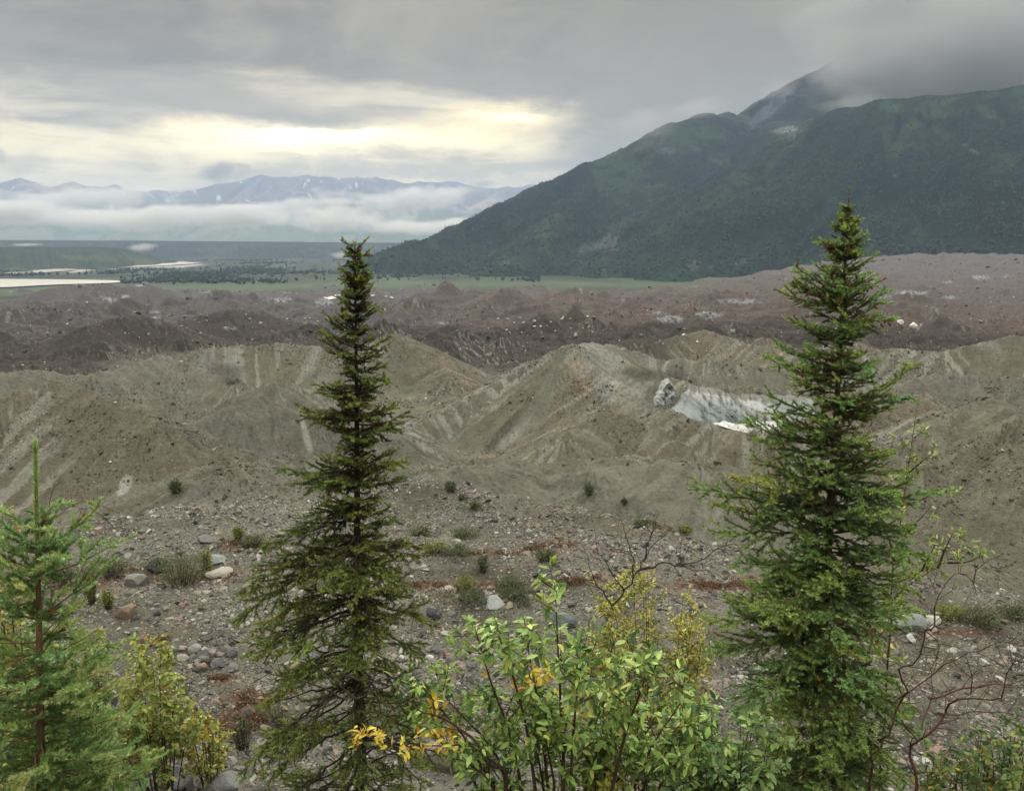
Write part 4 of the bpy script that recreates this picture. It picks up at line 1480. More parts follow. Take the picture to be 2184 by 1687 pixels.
wet = ((px_ < 262 - 25 * np.abs(den)) & (py_ > 589 + 6 * den)) | (np.hypot((px_ - 330) / 125, (py_ - 566) / 9) < 1) | (np.hypot((px_ - 125) / 75, (py_ - 578) / 8) < 1)
keep = keep & ~wet
xx, yy, rr = xx[keep], yy[keep], rr[keep]
hgt = g.uniform(4, 9, len(xx))
zero = np.zeros(len(xx))
scatter('valley_forest', np.stack([xx, yy, zero + VZ + .5], 1), np.stack([hgt] * 3, 1), np.stack([zero, zero, g.uniform(0, 6.28, len(xx))], 1), m_wood, 42, shapes=wood)

# ------------------------------------------------------------------ plants: shared builders
def unit(v):
    v = np.asarray(v, float)
    return v / np.maximum(np.linalg.norm(v, axis=-1, keepdims=True), 1e-9)


def tubes(lines, sides=6):
    """lines: list of (points (n,3), radii (n,)) -> one mesh of tapered tubes."""
    VV, FF = [], []
    off = 0
    for pts, rad in lines:
        pts = np.asarray(pts, float)
        rad = np.asarray(rad, float)
        ns = sides if rad[0] > 0.006 else 4 if rad[0] > 0.003 else 3
        t = np.gradient(pts, axis=0)
        t = unit(t)
        ref = np.array((0.31, 0.17, 0.93)) if abs(t[0] @ np.array((0.31, 0.17, 0.93))) < 0.9 else np.array((0.93, 0.31, 0.17))
        u = unit(np.cross(t, ref))
        w = np.cross(t, u)
        a = np.linspace(0, 2 * np.pi, ns, endpoint=False)
        ring = pts[:, None] + rad[:, None, None] * (np.cos(a)[None, :, None] * u[:, None] + np.sin(a)[None, :, None] * w[:, None])
        n = len(pts)
        VV.append(ring.reshape(-1, 3))
        FF.append(grid_faces(n, ns, wrap=True) + off)
        off += n * ns
    return np.concatenate(VV), np.concatenate(FF)


def bez(p0, p1, p2, n):
    t = np.linspace(0, 1, n)[:, None]
    return (1 - t) ** 2 * p0 + 2 * t * (1 - t) * p1 + t * t * p2


def bark_material(name, c, scale=30.0):
    m, t = material(name)
    tc = nd(t, 'ShaderNodeTexCoord')
    mp = nd(t, 'ShaderNodeMapping')
    mp.inputs['Scale'].default_value = (1, 1, 0.35)
    t.links.new(tc.outputs['Object'], mp.inputs['Vector'])
    n = noise(t, mp.outputs[0], scale, 6.0, 0.65)
    out_surface(t, principled(t, mixc(t, n.step(.3, .7), c * 0.6, c * 1.35), 0.9, 0.15, bump(t, n, 0.8, 0.01)).outputs[0])
    return m


def leaf_material(name, trans=0.25, rough=0.5, spec=0.3):
    m, t = material(name)
    ca = nd(t, 'ShaderNodeVertexColor', layer_name='col')
    p = principled(t, X(t, ca.outputs['Color']), rough, spec)
    tr = nd(t, 'ShaderNodeBsdfTranslucent')
    t.links.new(ca.outputs['Color'], tr.inputs['Color'])
    mx = nd(t, 'ShaderNodeMixShader')
    mx.inputs[0].default_value = trans
    t.links.new(p.outputs[0], mx.inputs[1])
    t.links.new(tr.outputs[0], mx.inputs[2])
    out_surface(t, mx.outputs[0])
    return m


m_needle = leaf_material('spruce needles', 0.10, 0.55, 0.22)
m_leaf = leaf_material('broad leaves', 0.22, 0.5, 0.3)
m_bark = bark_material('spruce bark', srgb(80, 68, 58))
m_barkd = bark_material('dark spruce bark', srgb(58, 50, 44))
m_barky = bark_material('young spruce bark', srgb(110, 90, 66))
m_stem = bark_material('shrub stem', srgb(82, 66, 54))
m_dead = bark_material('bare stem bark', srgb(70, 58, 50))
m_red = bark_material('red-brown stem bark', srgb(86, 60, 52))
m_cone = bark_material('spruce cone scales', srgb(98, 62, 44), 120.0)


def needles(P0, P1, tint, g, dens=230, ln=0.018, wd=0.0055, ang=58):
    """Needles all round every shoot (P0 -> P1); tint = one colour per shoot."""
    ax = P1 - P0
    L = np.linalg.norm(ax, axis=1)
    n = np.maximum(4, (L * dens).astype(int))
    idx = np.repeat(np.arange(len(L)), n)
    N = len(idx)
    a = unit(ax)[idx]
    t = g.random(N)
    p = P0[idx] + ax[idx] * t[:, None]
    ref = np.where(np.abs(a[:, 2:3]) < 0.9, np.array([[0, 0, 1.0]]), np.array([[1.0, 0, 0]]))
    u = unit(np.cross(a, ref))
    w = np.cross(a, u)
    ph = g.uniform(0, 2 * np.pi, N)
    rad = np.cos(ph)[:, None] * u + np.sin(ph)[:, None] * w
    an = np.radians(ang + g.normal(0, 9, N) - 25 * t ** 3)
    d = unit(np.cos(an)[:, None] * a + np.sin(an)[:, None] * rad + np.array((0, 0, 0.18)))
    l = ln * g.uniform(0.7, 1.15, N)
    side = unit(np.cross(d, rad + 0.3 * g.normal(size=(N, 3))))
    b0 = p - side * wd / 2
    b1 = p + side * wd / 2
    tip = p + d * l[:, None]
    V = np.stack([b0, b1, tip], 1).reshape(-1, 3)
    F = np.arange(3 * N).reshape(-1, 3)
    c = np.repeat((tint[idx] * g.uniform(0.78, 1.22, N)[:, None]), 3, axis=0)
    return V, F, c


def spruce(top, foot, branches, g, scale=1.0, short=.62, dead=0.0, lead=0.02, lead_k=0.93, tw=(0.085, 0.40), tint=None, dens=420, bare=None, ln=0.033, wd=0.0105, spacing=0.060, shoot=(0.06, 0.12), sh_sp=0.052, hang=0.0):
    """Build wood tubes and shoots.  branches: list of (h, tip point, lift).  h = height where it leaves the trunk (world z)."""
    top, foot = np.asarray(top), np.asarray(foot)
    H = top[2] - foot[2]

    def axis(z):
        k = (z - foot[2]) / H
        return foot + (top - foot) * k
    lines = []
    S0, S1, SC_ = [], [], []
    inner, outer, brown = tint
    for z, tip, lift in branches:
        o = axis(z)
        tip = np.asarray(tip, float)
        v = tip - o
        L = np.linalg.norm(v)
        if L < 0.03:
            continue
        k = (z - foot[2]) / H
        mid_ = o + v * 0.5 + np.array((0, 0, lift * L))
        n = max(5, int(L / 0.12) + 3)
        pts = bez(o, mid_, tip, n)
        pts[1:-1] += g.normal(0, 0.012 * L, (n - 2, 3))
        rb = (0.004 + 0.011 * L) * scale
        lines.append((pts, np.linspace(rb, 0.0022 * scale, n)))
        # twigs along the branch
        b = bare(k, g) if bare else 0.12
        m = max(3, int(L * (1 - b) / spacing))
        us = np.linspace(b, 0.97, m) + g.uniform(-.01, .01, m)
        q = np.interp(us * (n - 1), np.arange(n), pts[:, 0]), np.interp(us * (n - 1), np.arange(n), pts[:, 1]), np.interp(us * (n - 1), np.arange(n), pts[:, 2])
        q = np.stack(q, 1)
        tg = np.gradient(pts, axis=0)
        tq = unit(np.stack([np.interp(us * (n - 1), np.arange(n), tg[:, i]) for i in range(3)], 1))
        sd = unit(np.cross(tq, np.array((0, 0, 1.0))))
        sg = np.where(np.arange(m) % 2 == 0, 1.0, -1.0) * np.where(g.random(m) < .85, 1, -1)
        upv = g.normal(0.06, 0.32, m) - hang
        d = unit(tq * g.uniform(.65, 1.0, m)[:, None] + sd * (sg * g.uniform(.55, 1.0, m))[:, None] + np.array((0, 0, 1.0)) * upv[:, None])
        env = (1 - us) ** 0.75 * np.minimum(1, 0.35 + us * 2.2)
        l2 = (tw[0] + tw[1] * L * env) * g.uniform(.55, 1.15, m)
        e2 = q + d * l2[:, None]
        e2[:, 2] -= hang * 0.4 * l2
        for i in range(m):
            if l2[i] > 0.1 * scale:
                lines.append((np.stack([q[i], (q[i] + e2[i]) / 2 + (0, 0, .05 * l2[i]), e2[i]]), np.array((.0035, .0028, .0015)) * scale))
        for _ in range(int(m * dead)):
            w0 = pts[g.integers(1, max(2, int(n * .75)))]
            w1 = w0 + unit(g.normal(size=3) + unit(v) * .6 - np.array((0, 0, .35))) * g.uniform(.10, .30) * min(1, L)
            lines.append((np.stack([w0, (w0 + w1) / 2 + g.normal(0, .015, 3), w1]), np.array((.0038, .0030, .0018))))
        # branch tip itself carries needles
        u0 = max(b, 0.55)
        k0 = int(u0 * (n - 1))
        A = [pts[k0:-1], q]
        B = [pts[k0 + 1:], e2]
        U = [np.linspace(u0, 1, len(pts[k0:-1])), us]
        # short shoots on both sides of each twig
        ns = np.maximum(1, (l2 / (sh_sp * scale)).astype(int))
        ix = np.repeat(np.arange(m), ns)
        tt = np.clip((np.concatenate([np.arange(a_) / a_ for a_ in ns]) + .18), 0, 1)
        p3 = q[ix] + (e2 - q)[ix] * tt[:, None]
        s3 = unit(np.cross(d[ix], np.array((0, 0, 1.0))) + 1e-4)
        sg3 = np.where(np.arange(len(ix)) % 2 == 0, 1.0, -1.0)
        d3 = unit(d[ix] * 0.85 + s3 * (sg3 * g.uniform(.4, 1, len(ix)))[:, None] + np.array((0, 0, 1.0)) * g.normal(0.10 - hang * .5, .35, len(ix))[:, None])
        l3 = g.uniform(*shoot, len(ix)) * scale * (1.1 - 0.35 * tt)
        A.append(p3)
        B.append(p3 + d3 * l3[:, None])
        U.append(np.clip(us[ix] + 0.25 * tt, 0, 1))
        A, B, U = np.concatenate(A), np.concatenate(B), np.concatenate(U)
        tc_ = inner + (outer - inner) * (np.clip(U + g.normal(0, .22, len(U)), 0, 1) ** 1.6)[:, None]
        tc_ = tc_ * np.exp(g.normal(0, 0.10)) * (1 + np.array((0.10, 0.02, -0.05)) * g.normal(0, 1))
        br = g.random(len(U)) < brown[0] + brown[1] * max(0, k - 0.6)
        tc_ = np.where(br[:, None], brown[2], tc_)
        S0.append(A)
        S1.append(B)
        SC_.append(tc_)
    S0, S1, SC_ = np.concatenate(S0), np.concatenate(S1), np.clip(np.concatenate(SC_), .004, .5)
    V, F, c = needles(S0, S1, SC_, g, dens, ln * 1.0, wd)
    return lines, (V, F, c), axis


def prof(tab, y):
    return np.interp(y, [q[0] for q in tab], [q[1] for q in tab])


def build_spruce(name, label, r, top, foot, ltab, rtab, tips, g, trunk_r, whorl, per, rise, mats, **kw):
    """ltab / rtab: half-widths of the outline by picture row; tips: boughs that stand out of it."""
    T, B = P(*top, r), P(*foot, r)
    gz = float(ground_z(np.array([B[0]]), np.array([B[1]]))[0])
    B = B + (B - T) * ((B[2] - gz + 0.08) / (T[2] - B[2]))
    H = T[2] - B[2]
    br = []
    right = unit(np.array((math.cos(math.atan2(T[0], T[1])), -math.sin(math.atan2(T[0], T[1])), 0)))
    fwd = np.array((-right[1], right[0], 0))
    fwd = fwd if fwd[1] > 0 else -fwd
    z = B[2] + 0.25
    while z < T[2] - 0.06:
        k = (z - B[2]) / H
        c = B + (T - B) * k
        X_, Y_ = proj(*c)
        d = math.sqrt(r * r + (z - ZC) ** 2)
        nb = int(per(k))
        a0 = g.uniform(0, 6.28)
        for i in range(nb):
            a = a0 + 6.28 * i / nb + g.normal(0, .25)
            zz = z + g.uniform(-.12, .12) * (0.3 + (1 - k))
            rs, lf = rise(k)
            wl, wr = prof(ltab, Y_), prof(rtab, Y_)
            ca, sa = math.cos(a), math.sin(a)
            w = wr if ca > 0 else wl
            w = w * abs(ca) + 0.5 * (wl + wr) * (1 - abs(ca))
            L = w * d / FPX * (g.uniform(.40, .78) if g.random() < kw.get('short', .62) else g.uniform(.9, 1.12))
            tip = c + right * ca * L + fwd * sa * L + np.array((0, 0, rs * L + (zz - z)))
            if zz < T[2] - 0.04 and not (k < .88 and g.random() < .16):
                br.append((zz, tip, lf))
        z += whorl(k) * g.uniform(.8, 1.2)
    for px, py, off, rs, lf in tips:
        t_ = P(px, py, r + off)
        c = B + (T - B) * ((t_[2] - B[2]) / H)
        L = math.hypot(t_[0] - c[0], t_[1] - c[1])
        zz = min(t_[2] - rs * L, T[2] - 0.05)
        br.append((zz, t_, lf))
    lines, (V, F, cc), axis = spruce(T, B, br, g, **kw)
    root = empty(name, tuple(B))
    tag(root, label, 'spruce')
    n = 40
    ks = np.linspace(0, 1, n)
    tp = B + (T - B) * ks[:, None] + np.stack([0.02 * np.sin(ks * 9), 0.02 * np.cos(ks * 7), 0 * ks], 1) * trunk_r * 8 * (1 - ks[:, None])
    tv, tf = tubes([(tp - B, trunk_r * (1 - ks) ** 1.05 * (1 + .25 * np.exp(-ks * 30)) + 0.006 * kw.get('scale', 1))], 12)
    mesh_obj('trunk', tv, tf, mats[0], root)
    bv, bf = tubes([(p - B, q) for p, q in lines], 6)
    mesh_obj('branches', bv, bf, mats[1], root)
    # leading shoot with its own needles
    kk = np.linspace(kw.get('lead_k', 0.93), 1, 12)
    lead = B + (T - B) * kk[:, None]
    v2, f2, c2 = needles(lead[:-1], lead[1:], np.repeat(np.array([kw['tint'][1]]), 11, 0), g, kw.get('dens', 420) * 2.2, kw.get('lead', .022), kw.get('wd', .008), 46)
    c2 = c2 * kw.get('lead_c', 1.0)
    mesh_obj('crown', np.concatenate([V, v2]) - B, np.concatenate([F, f2 + len(V)]), m_needle, root, smooth=False, cols=np.concatenate([cc, c2]))
    return root, B, T, r


def add_cones(info, spots, g, size=0.055):
    root, B, T, r = info
    V, F = ico(2)
    V = V * np.array((.2, .2, .5)) * (1 - 0.3 * V[:, 2:3])
    for px, py, off in spots:
        p = P(px, py, r + off) - B
        s = size * g.uniform(.8, 1.2)
        q = V * s * (1 + 0.12 * np.sin(V[:, 2] * 60 + np.arctan2(V[:, 1], V[:, 0]) * 3))[:, None]
        o = mesh_obj('cone', q, F, m_cone, root)
        o.location = p
        o.rotation_euler = (g.normal(0, .5), g.normal(0, .5), 0)


# ------------------------------------------------------------------ the three spruces
gs = np.random.default_rng(101)
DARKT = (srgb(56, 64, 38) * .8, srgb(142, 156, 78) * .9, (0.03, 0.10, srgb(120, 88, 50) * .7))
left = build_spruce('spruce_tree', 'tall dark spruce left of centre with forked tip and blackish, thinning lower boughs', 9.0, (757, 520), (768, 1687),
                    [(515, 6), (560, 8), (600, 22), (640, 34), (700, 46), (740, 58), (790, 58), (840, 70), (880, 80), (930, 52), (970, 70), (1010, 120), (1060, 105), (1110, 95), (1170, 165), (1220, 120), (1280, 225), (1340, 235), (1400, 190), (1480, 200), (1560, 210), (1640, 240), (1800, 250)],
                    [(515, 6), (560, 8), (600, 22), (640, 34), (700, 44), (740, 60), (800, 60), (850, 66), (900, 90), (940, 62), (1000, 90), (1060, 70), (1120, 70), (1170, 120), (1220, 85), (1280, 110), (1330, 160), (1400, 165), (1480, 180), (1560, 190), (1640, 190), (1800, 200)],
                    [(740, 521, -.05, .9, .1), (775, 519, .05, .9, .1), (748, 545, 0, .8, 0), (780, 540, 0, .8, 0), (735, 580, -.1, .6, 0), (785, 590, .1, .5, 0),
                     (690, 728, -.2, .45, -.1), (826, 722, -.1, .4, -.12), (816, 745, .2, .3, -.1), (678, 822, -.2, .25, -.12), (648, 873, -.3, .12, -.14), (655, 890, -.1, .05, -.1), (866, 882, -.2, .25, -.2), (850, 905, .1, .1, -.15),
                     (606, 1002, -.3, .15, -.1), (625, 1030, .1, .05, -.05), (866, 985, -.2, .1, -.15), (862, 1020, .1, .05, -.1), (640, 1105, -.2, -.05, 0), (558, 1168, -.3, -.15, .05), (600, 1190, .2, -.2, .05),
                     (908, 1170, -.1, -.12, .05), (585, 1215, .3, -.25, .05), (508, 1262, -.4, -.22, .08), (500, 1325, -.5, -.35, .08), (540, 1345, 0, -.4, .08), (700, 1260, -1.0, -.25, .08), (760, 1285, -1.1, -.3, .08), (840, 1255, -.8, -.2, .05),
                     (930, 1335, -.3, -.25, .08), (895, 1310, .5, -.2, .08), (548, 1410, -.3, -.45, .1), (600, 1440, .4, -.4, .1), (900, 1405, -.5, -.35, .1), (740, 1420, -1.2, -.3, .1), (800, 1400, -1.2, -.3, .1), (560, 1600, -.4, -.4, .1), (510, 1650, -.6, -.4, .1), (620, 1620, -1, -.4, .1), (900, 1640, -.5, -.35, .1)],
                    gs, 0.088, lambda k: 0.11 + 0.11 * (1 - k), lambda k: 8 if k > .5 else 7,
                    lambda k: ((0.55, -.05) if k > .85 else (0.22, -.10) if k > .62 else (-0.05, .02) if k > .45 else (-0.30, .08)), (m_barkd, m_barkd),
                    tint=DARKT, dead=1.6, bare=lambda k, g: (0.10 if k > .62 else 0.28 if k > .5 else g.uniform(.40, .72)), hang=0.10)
add_cones(left, [(738, 596, -.1), (776, 612, -.1), (775, 632, -.12), (745, 640, -.15), (780, 652, -.1), (786, 668, -.05), (728, 690, -.2), (800, 700, -.2), (770, 588, -.1), (823, 745, -.2)], gs)

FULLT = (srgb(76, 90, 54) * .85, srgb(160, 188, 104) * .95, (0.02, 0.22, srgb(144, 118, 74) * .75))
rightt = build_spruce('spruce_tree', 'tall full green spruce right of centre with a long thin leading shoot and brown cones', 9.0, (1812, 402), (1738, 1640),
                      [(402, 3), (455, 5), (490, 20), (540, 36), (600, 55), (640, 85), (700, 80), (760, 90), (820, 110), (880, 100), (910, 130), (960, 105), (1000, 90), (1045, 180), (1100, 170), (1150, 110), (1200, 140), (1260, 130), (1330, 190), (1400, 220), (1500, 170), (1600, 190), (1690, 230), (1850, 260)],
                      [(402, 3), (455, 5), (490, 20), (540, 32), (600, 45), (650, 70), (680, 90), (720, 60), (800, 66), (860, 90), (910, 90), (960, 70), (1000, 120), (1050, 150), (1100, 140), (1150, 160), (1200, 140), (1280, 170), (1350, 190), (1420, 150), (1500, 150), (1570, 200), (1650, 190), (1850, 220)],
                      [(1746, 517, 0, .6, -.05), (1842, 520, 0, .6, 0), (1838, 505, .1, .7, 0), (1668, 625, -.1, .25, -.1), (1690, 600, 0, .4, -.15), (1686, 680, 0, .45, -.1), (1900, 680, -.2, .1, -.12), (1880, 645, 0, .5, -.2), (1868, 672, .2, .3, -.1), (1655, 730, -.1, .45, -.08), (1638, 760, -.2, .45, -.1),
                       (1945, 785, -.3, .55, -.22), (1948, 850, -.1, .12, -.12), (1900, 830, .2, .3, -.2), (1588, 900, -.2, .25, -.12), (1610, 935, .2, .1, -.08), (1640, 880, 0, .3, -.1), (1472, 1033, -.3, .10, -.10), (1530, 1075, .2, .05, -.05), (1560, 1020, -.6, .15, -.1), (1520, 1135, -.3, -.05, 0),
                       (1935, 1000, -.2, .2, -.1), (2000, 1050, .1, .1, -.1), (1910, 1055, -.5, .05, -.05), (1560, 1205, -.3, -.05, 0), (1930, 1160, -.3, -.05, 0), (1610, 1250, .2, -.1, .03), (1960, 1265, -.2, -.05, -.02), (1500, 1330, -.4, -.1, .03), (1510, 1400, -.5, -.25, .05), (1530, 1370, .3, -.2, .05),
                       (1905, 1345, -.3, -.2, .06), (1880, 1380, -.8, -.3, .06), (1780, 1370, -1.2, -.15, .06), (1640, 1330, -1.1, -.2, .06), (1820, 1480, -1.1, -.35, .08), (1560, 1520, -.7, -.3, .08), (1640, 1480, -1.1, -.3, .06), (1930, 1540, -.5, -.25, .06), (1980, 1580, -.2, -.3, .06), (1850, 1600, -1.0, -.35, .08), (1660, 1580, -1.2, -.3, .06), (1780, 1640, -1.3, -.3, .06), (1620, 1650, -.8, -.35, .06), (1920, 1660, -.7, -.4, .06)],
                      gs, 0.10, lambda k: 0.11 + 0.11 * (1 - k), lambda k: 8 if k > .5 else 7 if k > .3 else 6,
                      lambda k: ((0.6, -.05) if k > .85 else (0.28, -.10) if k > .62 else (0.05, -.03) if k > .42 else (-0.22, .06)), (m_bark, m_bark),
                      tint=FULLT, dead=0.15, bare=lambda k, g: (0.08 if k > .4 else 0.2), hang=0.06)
add_cones(rightt, [(1832, 573, -.1), (1888, 684, -.25), (1896, 690, -.28), (1880, 693, -.22), (1868, 655, -.1), (1826, 590, -.1), (1790, 640, -.25), (1756, 610, -.2)], gs)

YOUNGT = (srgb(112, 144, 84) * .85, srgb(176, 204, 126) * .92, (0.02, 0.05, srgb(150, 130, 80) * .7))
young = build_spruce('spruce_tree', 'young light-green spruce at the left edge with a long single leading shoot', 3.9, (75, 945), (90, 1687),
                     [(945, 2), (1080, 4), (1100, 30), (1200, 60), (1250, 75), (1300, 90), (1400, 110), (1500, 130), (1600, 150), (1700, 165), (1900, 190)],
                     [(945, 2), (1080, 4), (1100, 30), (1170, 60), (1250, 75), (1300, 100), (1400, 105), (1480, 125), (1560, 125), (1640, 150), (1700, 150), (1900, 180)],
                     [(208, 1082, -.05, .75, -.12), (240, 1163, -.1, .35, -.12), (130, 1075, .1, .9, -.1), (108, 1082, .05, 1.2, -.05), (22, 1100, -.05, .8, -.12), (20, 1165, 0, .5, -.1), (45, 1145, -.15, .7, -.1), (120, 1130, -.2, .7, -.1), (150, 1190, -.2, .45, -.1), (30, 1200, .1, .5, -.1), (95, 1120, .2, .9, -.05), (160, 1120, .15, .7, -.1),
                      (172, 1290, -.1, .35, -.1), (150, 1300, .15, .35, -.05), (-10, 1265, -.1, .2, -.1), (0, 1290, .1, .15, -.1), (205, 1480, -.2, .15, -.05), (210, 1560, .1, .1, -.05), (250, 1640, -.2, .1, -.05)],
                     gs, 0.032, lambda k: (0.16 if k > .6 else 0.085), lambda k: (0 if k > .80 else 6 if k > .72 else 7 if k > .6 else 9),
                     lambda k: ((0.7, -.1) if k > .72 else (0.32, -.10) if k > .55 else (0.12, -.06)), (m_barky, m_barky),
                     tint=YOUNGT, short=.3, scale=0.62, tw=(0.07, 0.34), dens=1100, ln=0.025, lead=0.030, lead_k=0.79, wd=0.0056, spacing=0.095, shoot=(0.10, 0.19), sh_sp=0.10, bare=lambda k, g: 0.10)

# ------------------------------------------------------------------ leafy and bare shrubs
def leaves_mesh(pos, dr, nm, ln, wd, cols, g, curl=0.35):
    """Folded, drooping leaf blades: 8 vertices each."""
    n = len(pos)
    d = unit(dr)
    s = unit(np.cross(d, nm + 1e-3))
    u = unit(np.cross(s, d))
    ln = np.asarray(ln)[:, None]
    wd = np.asarray(wd)[:, None]
    cu = (curl * g.uniform(0.3, 1.4, n))[:, None]
    fo = g.uniform(0.1, 0.45, n)[:, None]

    def mp(t):
        return pos + d * ln * (t - 0.10 * cu * t ** 3) - u * ln * cu * t * t * 0.55
    m0, m1, m2, m3 = mp(0.0), mp(0.33), mp(0.70), mp(1.0)
    l1, r1 = m1 + s * wd * .5 + u * wd * fo * .4, m1 - s * wd * .5 + u * wd * fo * .4
    l2, r2 = m2 + s * wd * .40 + u * wd * fo * .3, m2 - s * wd * .40 + u * wd * fo * .3
    V = np.stack([m0, m1, m2, m3, l1, r1, l2, r2], 1).reshape(-1, 3)
    b = (np.arange(n) * 8)[:, None]
    T = np.concatenate([b + np.array([[0, 4, 1]]), b + np.array([[0, 1, 5]]), b + np.array([[6, 3, 2]]), b + np.array([[7, 2, 3]])])
    Q = np.concatenate([b + np.array([[4, 6, 2, 1]]), b + np.array([[1, 2, 7, 5]])])
    return V, [T, Q], np.repeat(cols, 8, axis=0)


def pal(g, n, cols, wts, jit=0.18):
    cols = np.array(cols)
    i = g.choice(len(cols), n, p=np.array(wts) / sum(wts))
    return np.clip(cols[i] * np.exp(g.normal(0, jit, (n, 1))) * (1 + g.normal(0, .05, (n, 3))), .004, .75)


def shrub(name, label, cat, stems, g, stem_mat, rad=0.014, side=9, side_len=0.35, twig_rad=0.004, leaf=None, parent_at=None, ang=0.8, group=None, sub_twigs=2, start=0.3, wob=0.05):
    """stems: list of polylines (3D).  Side twigs leave them; leaves sit along twigs and in rosettes at their ends."""
    base = np.array(parent_at if parent_at is not None else stems[0][0], float)
    root = empty(name, tuple(base))
    tag(root, label, cat, group)
    lines = []
    LP, LD, LN, LL = [], [], [], []

    def poly(pts, n):
        pts = np.asarray(pts, float)
        L = np.concatenate([[0], np.cumsum(np.linalg.norm(np.diff(pts, axis=0), axis=1))])
        t = np.linspace(0, L[-1], n)
        q = np.stack([np.interp(t, L, pts[:, i]) for i in range(3)], 1)
        for _ in range(2):
            q[1:-1] = (q[:-2] + 2 * q[1:-1] + q[2:]) / 4
        return q, L[-1]

    def add_leaves(q, n, k0):
        ts = np.concatenate([g.uniform(k0, 1, n), np.full(max(2, n // 3), 1.0)])
        m = len(ts)
        idx = ts * (len(q) - 1)
        p = np.stack([np.interp(idx, np.arange(len(q)), q[:, i]) for i in range(3)], 1)
        tg = unit(np.gradient(q, axis=0))
        tt = unit(np.stack([np.interp(idx, np.arange(len(q)), tg[:, i]) for i in range(3)], 1))
        a = g.uniform(0, 6.28, m)
        ref = np.where(np.abs(tt[:, 2:3]) < .9, np.array([[0, 0, 1.]]), np.array([[1., 0, 0]]))
        u = unit(np.cross(tt, ref))
        w = np.cross(tt, u)
        out = np.cos(a)[:, None] * u + np.sin(a)[:, None] * w
        d = unit(tt * g.uniform(.25, .9, m)[:, None] + out + np.array((0, 0, leaf.get('droop', -.15))))
        LP.append(p)
        LD.append(d)
        LN.append(unit(np.array((0, 0, 1.0)) + 0.55 * g.normal(size=(m, 3))))
        LL.append(leaf['len'] * np.clip(g.normal(1, .22, m), .45, 1.5) * np.where(ts >= 1, .8, 1))
    for k_st, st in enumerate(stems):
        st = np.asarray(st, float)
        q, L = poly(st, max(7, len(st) * 5))
        n = len(q)
        q[1:-1] += g.normal(0, wob * 0.06 * L, (n - 2, 3))
        q, L = poly(q, n)
        rr = rad * min(1.3, 0.5 + L * .4) * (1.0 if k_st == 0 or leaf else 0.42)
        lines.append((q, np.linspace(rr, twig_rad * .6, n)))
        ns = max(2, int(side * L))
        for k in np.sort(g.uniform(start, .98, ns)):
            i = k * (n - 1)
            i0 = int(i)
            p = q[i0] + (q[min(i0 + 1, n - 1)] - q[i0]) * (i - i0)
            t_ = unit(q[min(i0 + 1, n - 1)] - q[max(i0 - 1, 0)])
            o = unit(g.normal(size=3) + np.array((0, 0, .25)))
            o = unit(o - t_ * (o @ t_))
            d = unit(t_ * g.uniform(.35, .9) + o * ang)
            l = side_len * g.uniform(.45, 1.15) * (1.15 - .55 * k)
            tip = p + d * l + np.array((0, 0, .12 * l))
            b = bez(p, p + d * l * .55 + g.normal(0, .06 * l, 3), tip, 6)
            r0 = max(twig_rad * .8, rr * (1 - k) * .55)
            lines.append((b, np.linspace(r0, twig_rad * .5, 6)))
            if leaf:
                add_leaves(b, int(leaf['n'] * l), .25)
            for _ in range(sub_twigs):
                j = g.integers(2, 5)
                o2 = unit(unit(b[j + 1] - b[j]) * .8 + unit(g.normal(size=3)) * .8 + np.array((0, 0, .2)))
                l2 = l * g.uniform(.3, .6)
                c = bez(b[j], b[j] + o2 * l2 * .5 + g.normal(0, .05 * l2, 3), b[j] + o2 * l2, 4)
                lines.append((c, np.linspace(r0 * .6, twig_rad * .4, 4)))
                if leaf:
                    add_leaves(c, int(leaf['n'] * l2 * 1.2), .15)
        if leaf:
            add_leaves(q[int(n * .6):], int(leaf['n'] * L * .25), .2)
    v, f = tubes([(a - base, b) for a, b in lines], 7)
    mesh_obj('stems', v, f, stem_mat, root)
    if leaf:
        p, d, nm, ll = np.concatenate(LP), np.concatenate(LD), np.concatenate(LN), np.concatenate(LL)
        cc = pal(g, len(p), leaf['cols'], leaf['w'])
        # leaves of one small spray turn colour together
        if 'turn' in leaf:
            for (px, py, rad_), colr in leaf['turn']:
                X_, Y_ = proj(p[:, 0], p[:, 1], p[:, 2])
                m = np.hypot(X_ - px, Y_ - py) < rad_ * g.uniform(.5, 1.1, len(p))
                cc[m] = pal(g, int(m.sum()), [colr], [1], .12)
        V, F, c8 = leaves_mesh(p - base, d, nm, ll, ll * leaf['ratio'] * g.uniform(.8, 1.2, len(ll)), cc, g, leaf.get('curl', .35))
        mesh_obj('foliage', V, F, m_leaf, root, cols=c8)
    return root


def ground_at(px, r):
    """Ground point at distance r under the picture column px."""
    v = P(px, 1500, 1.0)
    k = math.hypot(v[0], v[1])
    x, y = v[0] / k * r, v[1] / k * r
    return np.array((x, y, float(ground_z(np.array([x]), np.array([y]))[0]) - 0.05))


def S(px0, r0, *pts, col=None):
    """Stem from the ground under column px0 through picture points (px, py, r)."""
    return [ground_at(px0, r0)] + [P(*p) for p in pts]


LG, LB, LY = srgb(132, 160, 78) * .87, srgb(170, 192, 108) * .9, srgb(188, 186, 90) * .88
LD_, GOLD, ORNG = srgb(76, 108, 58) * .85, srgb(236, 204, 76) * .88, srgb(216, 164, 66) * .85
gl = np.random.default_rng(211)

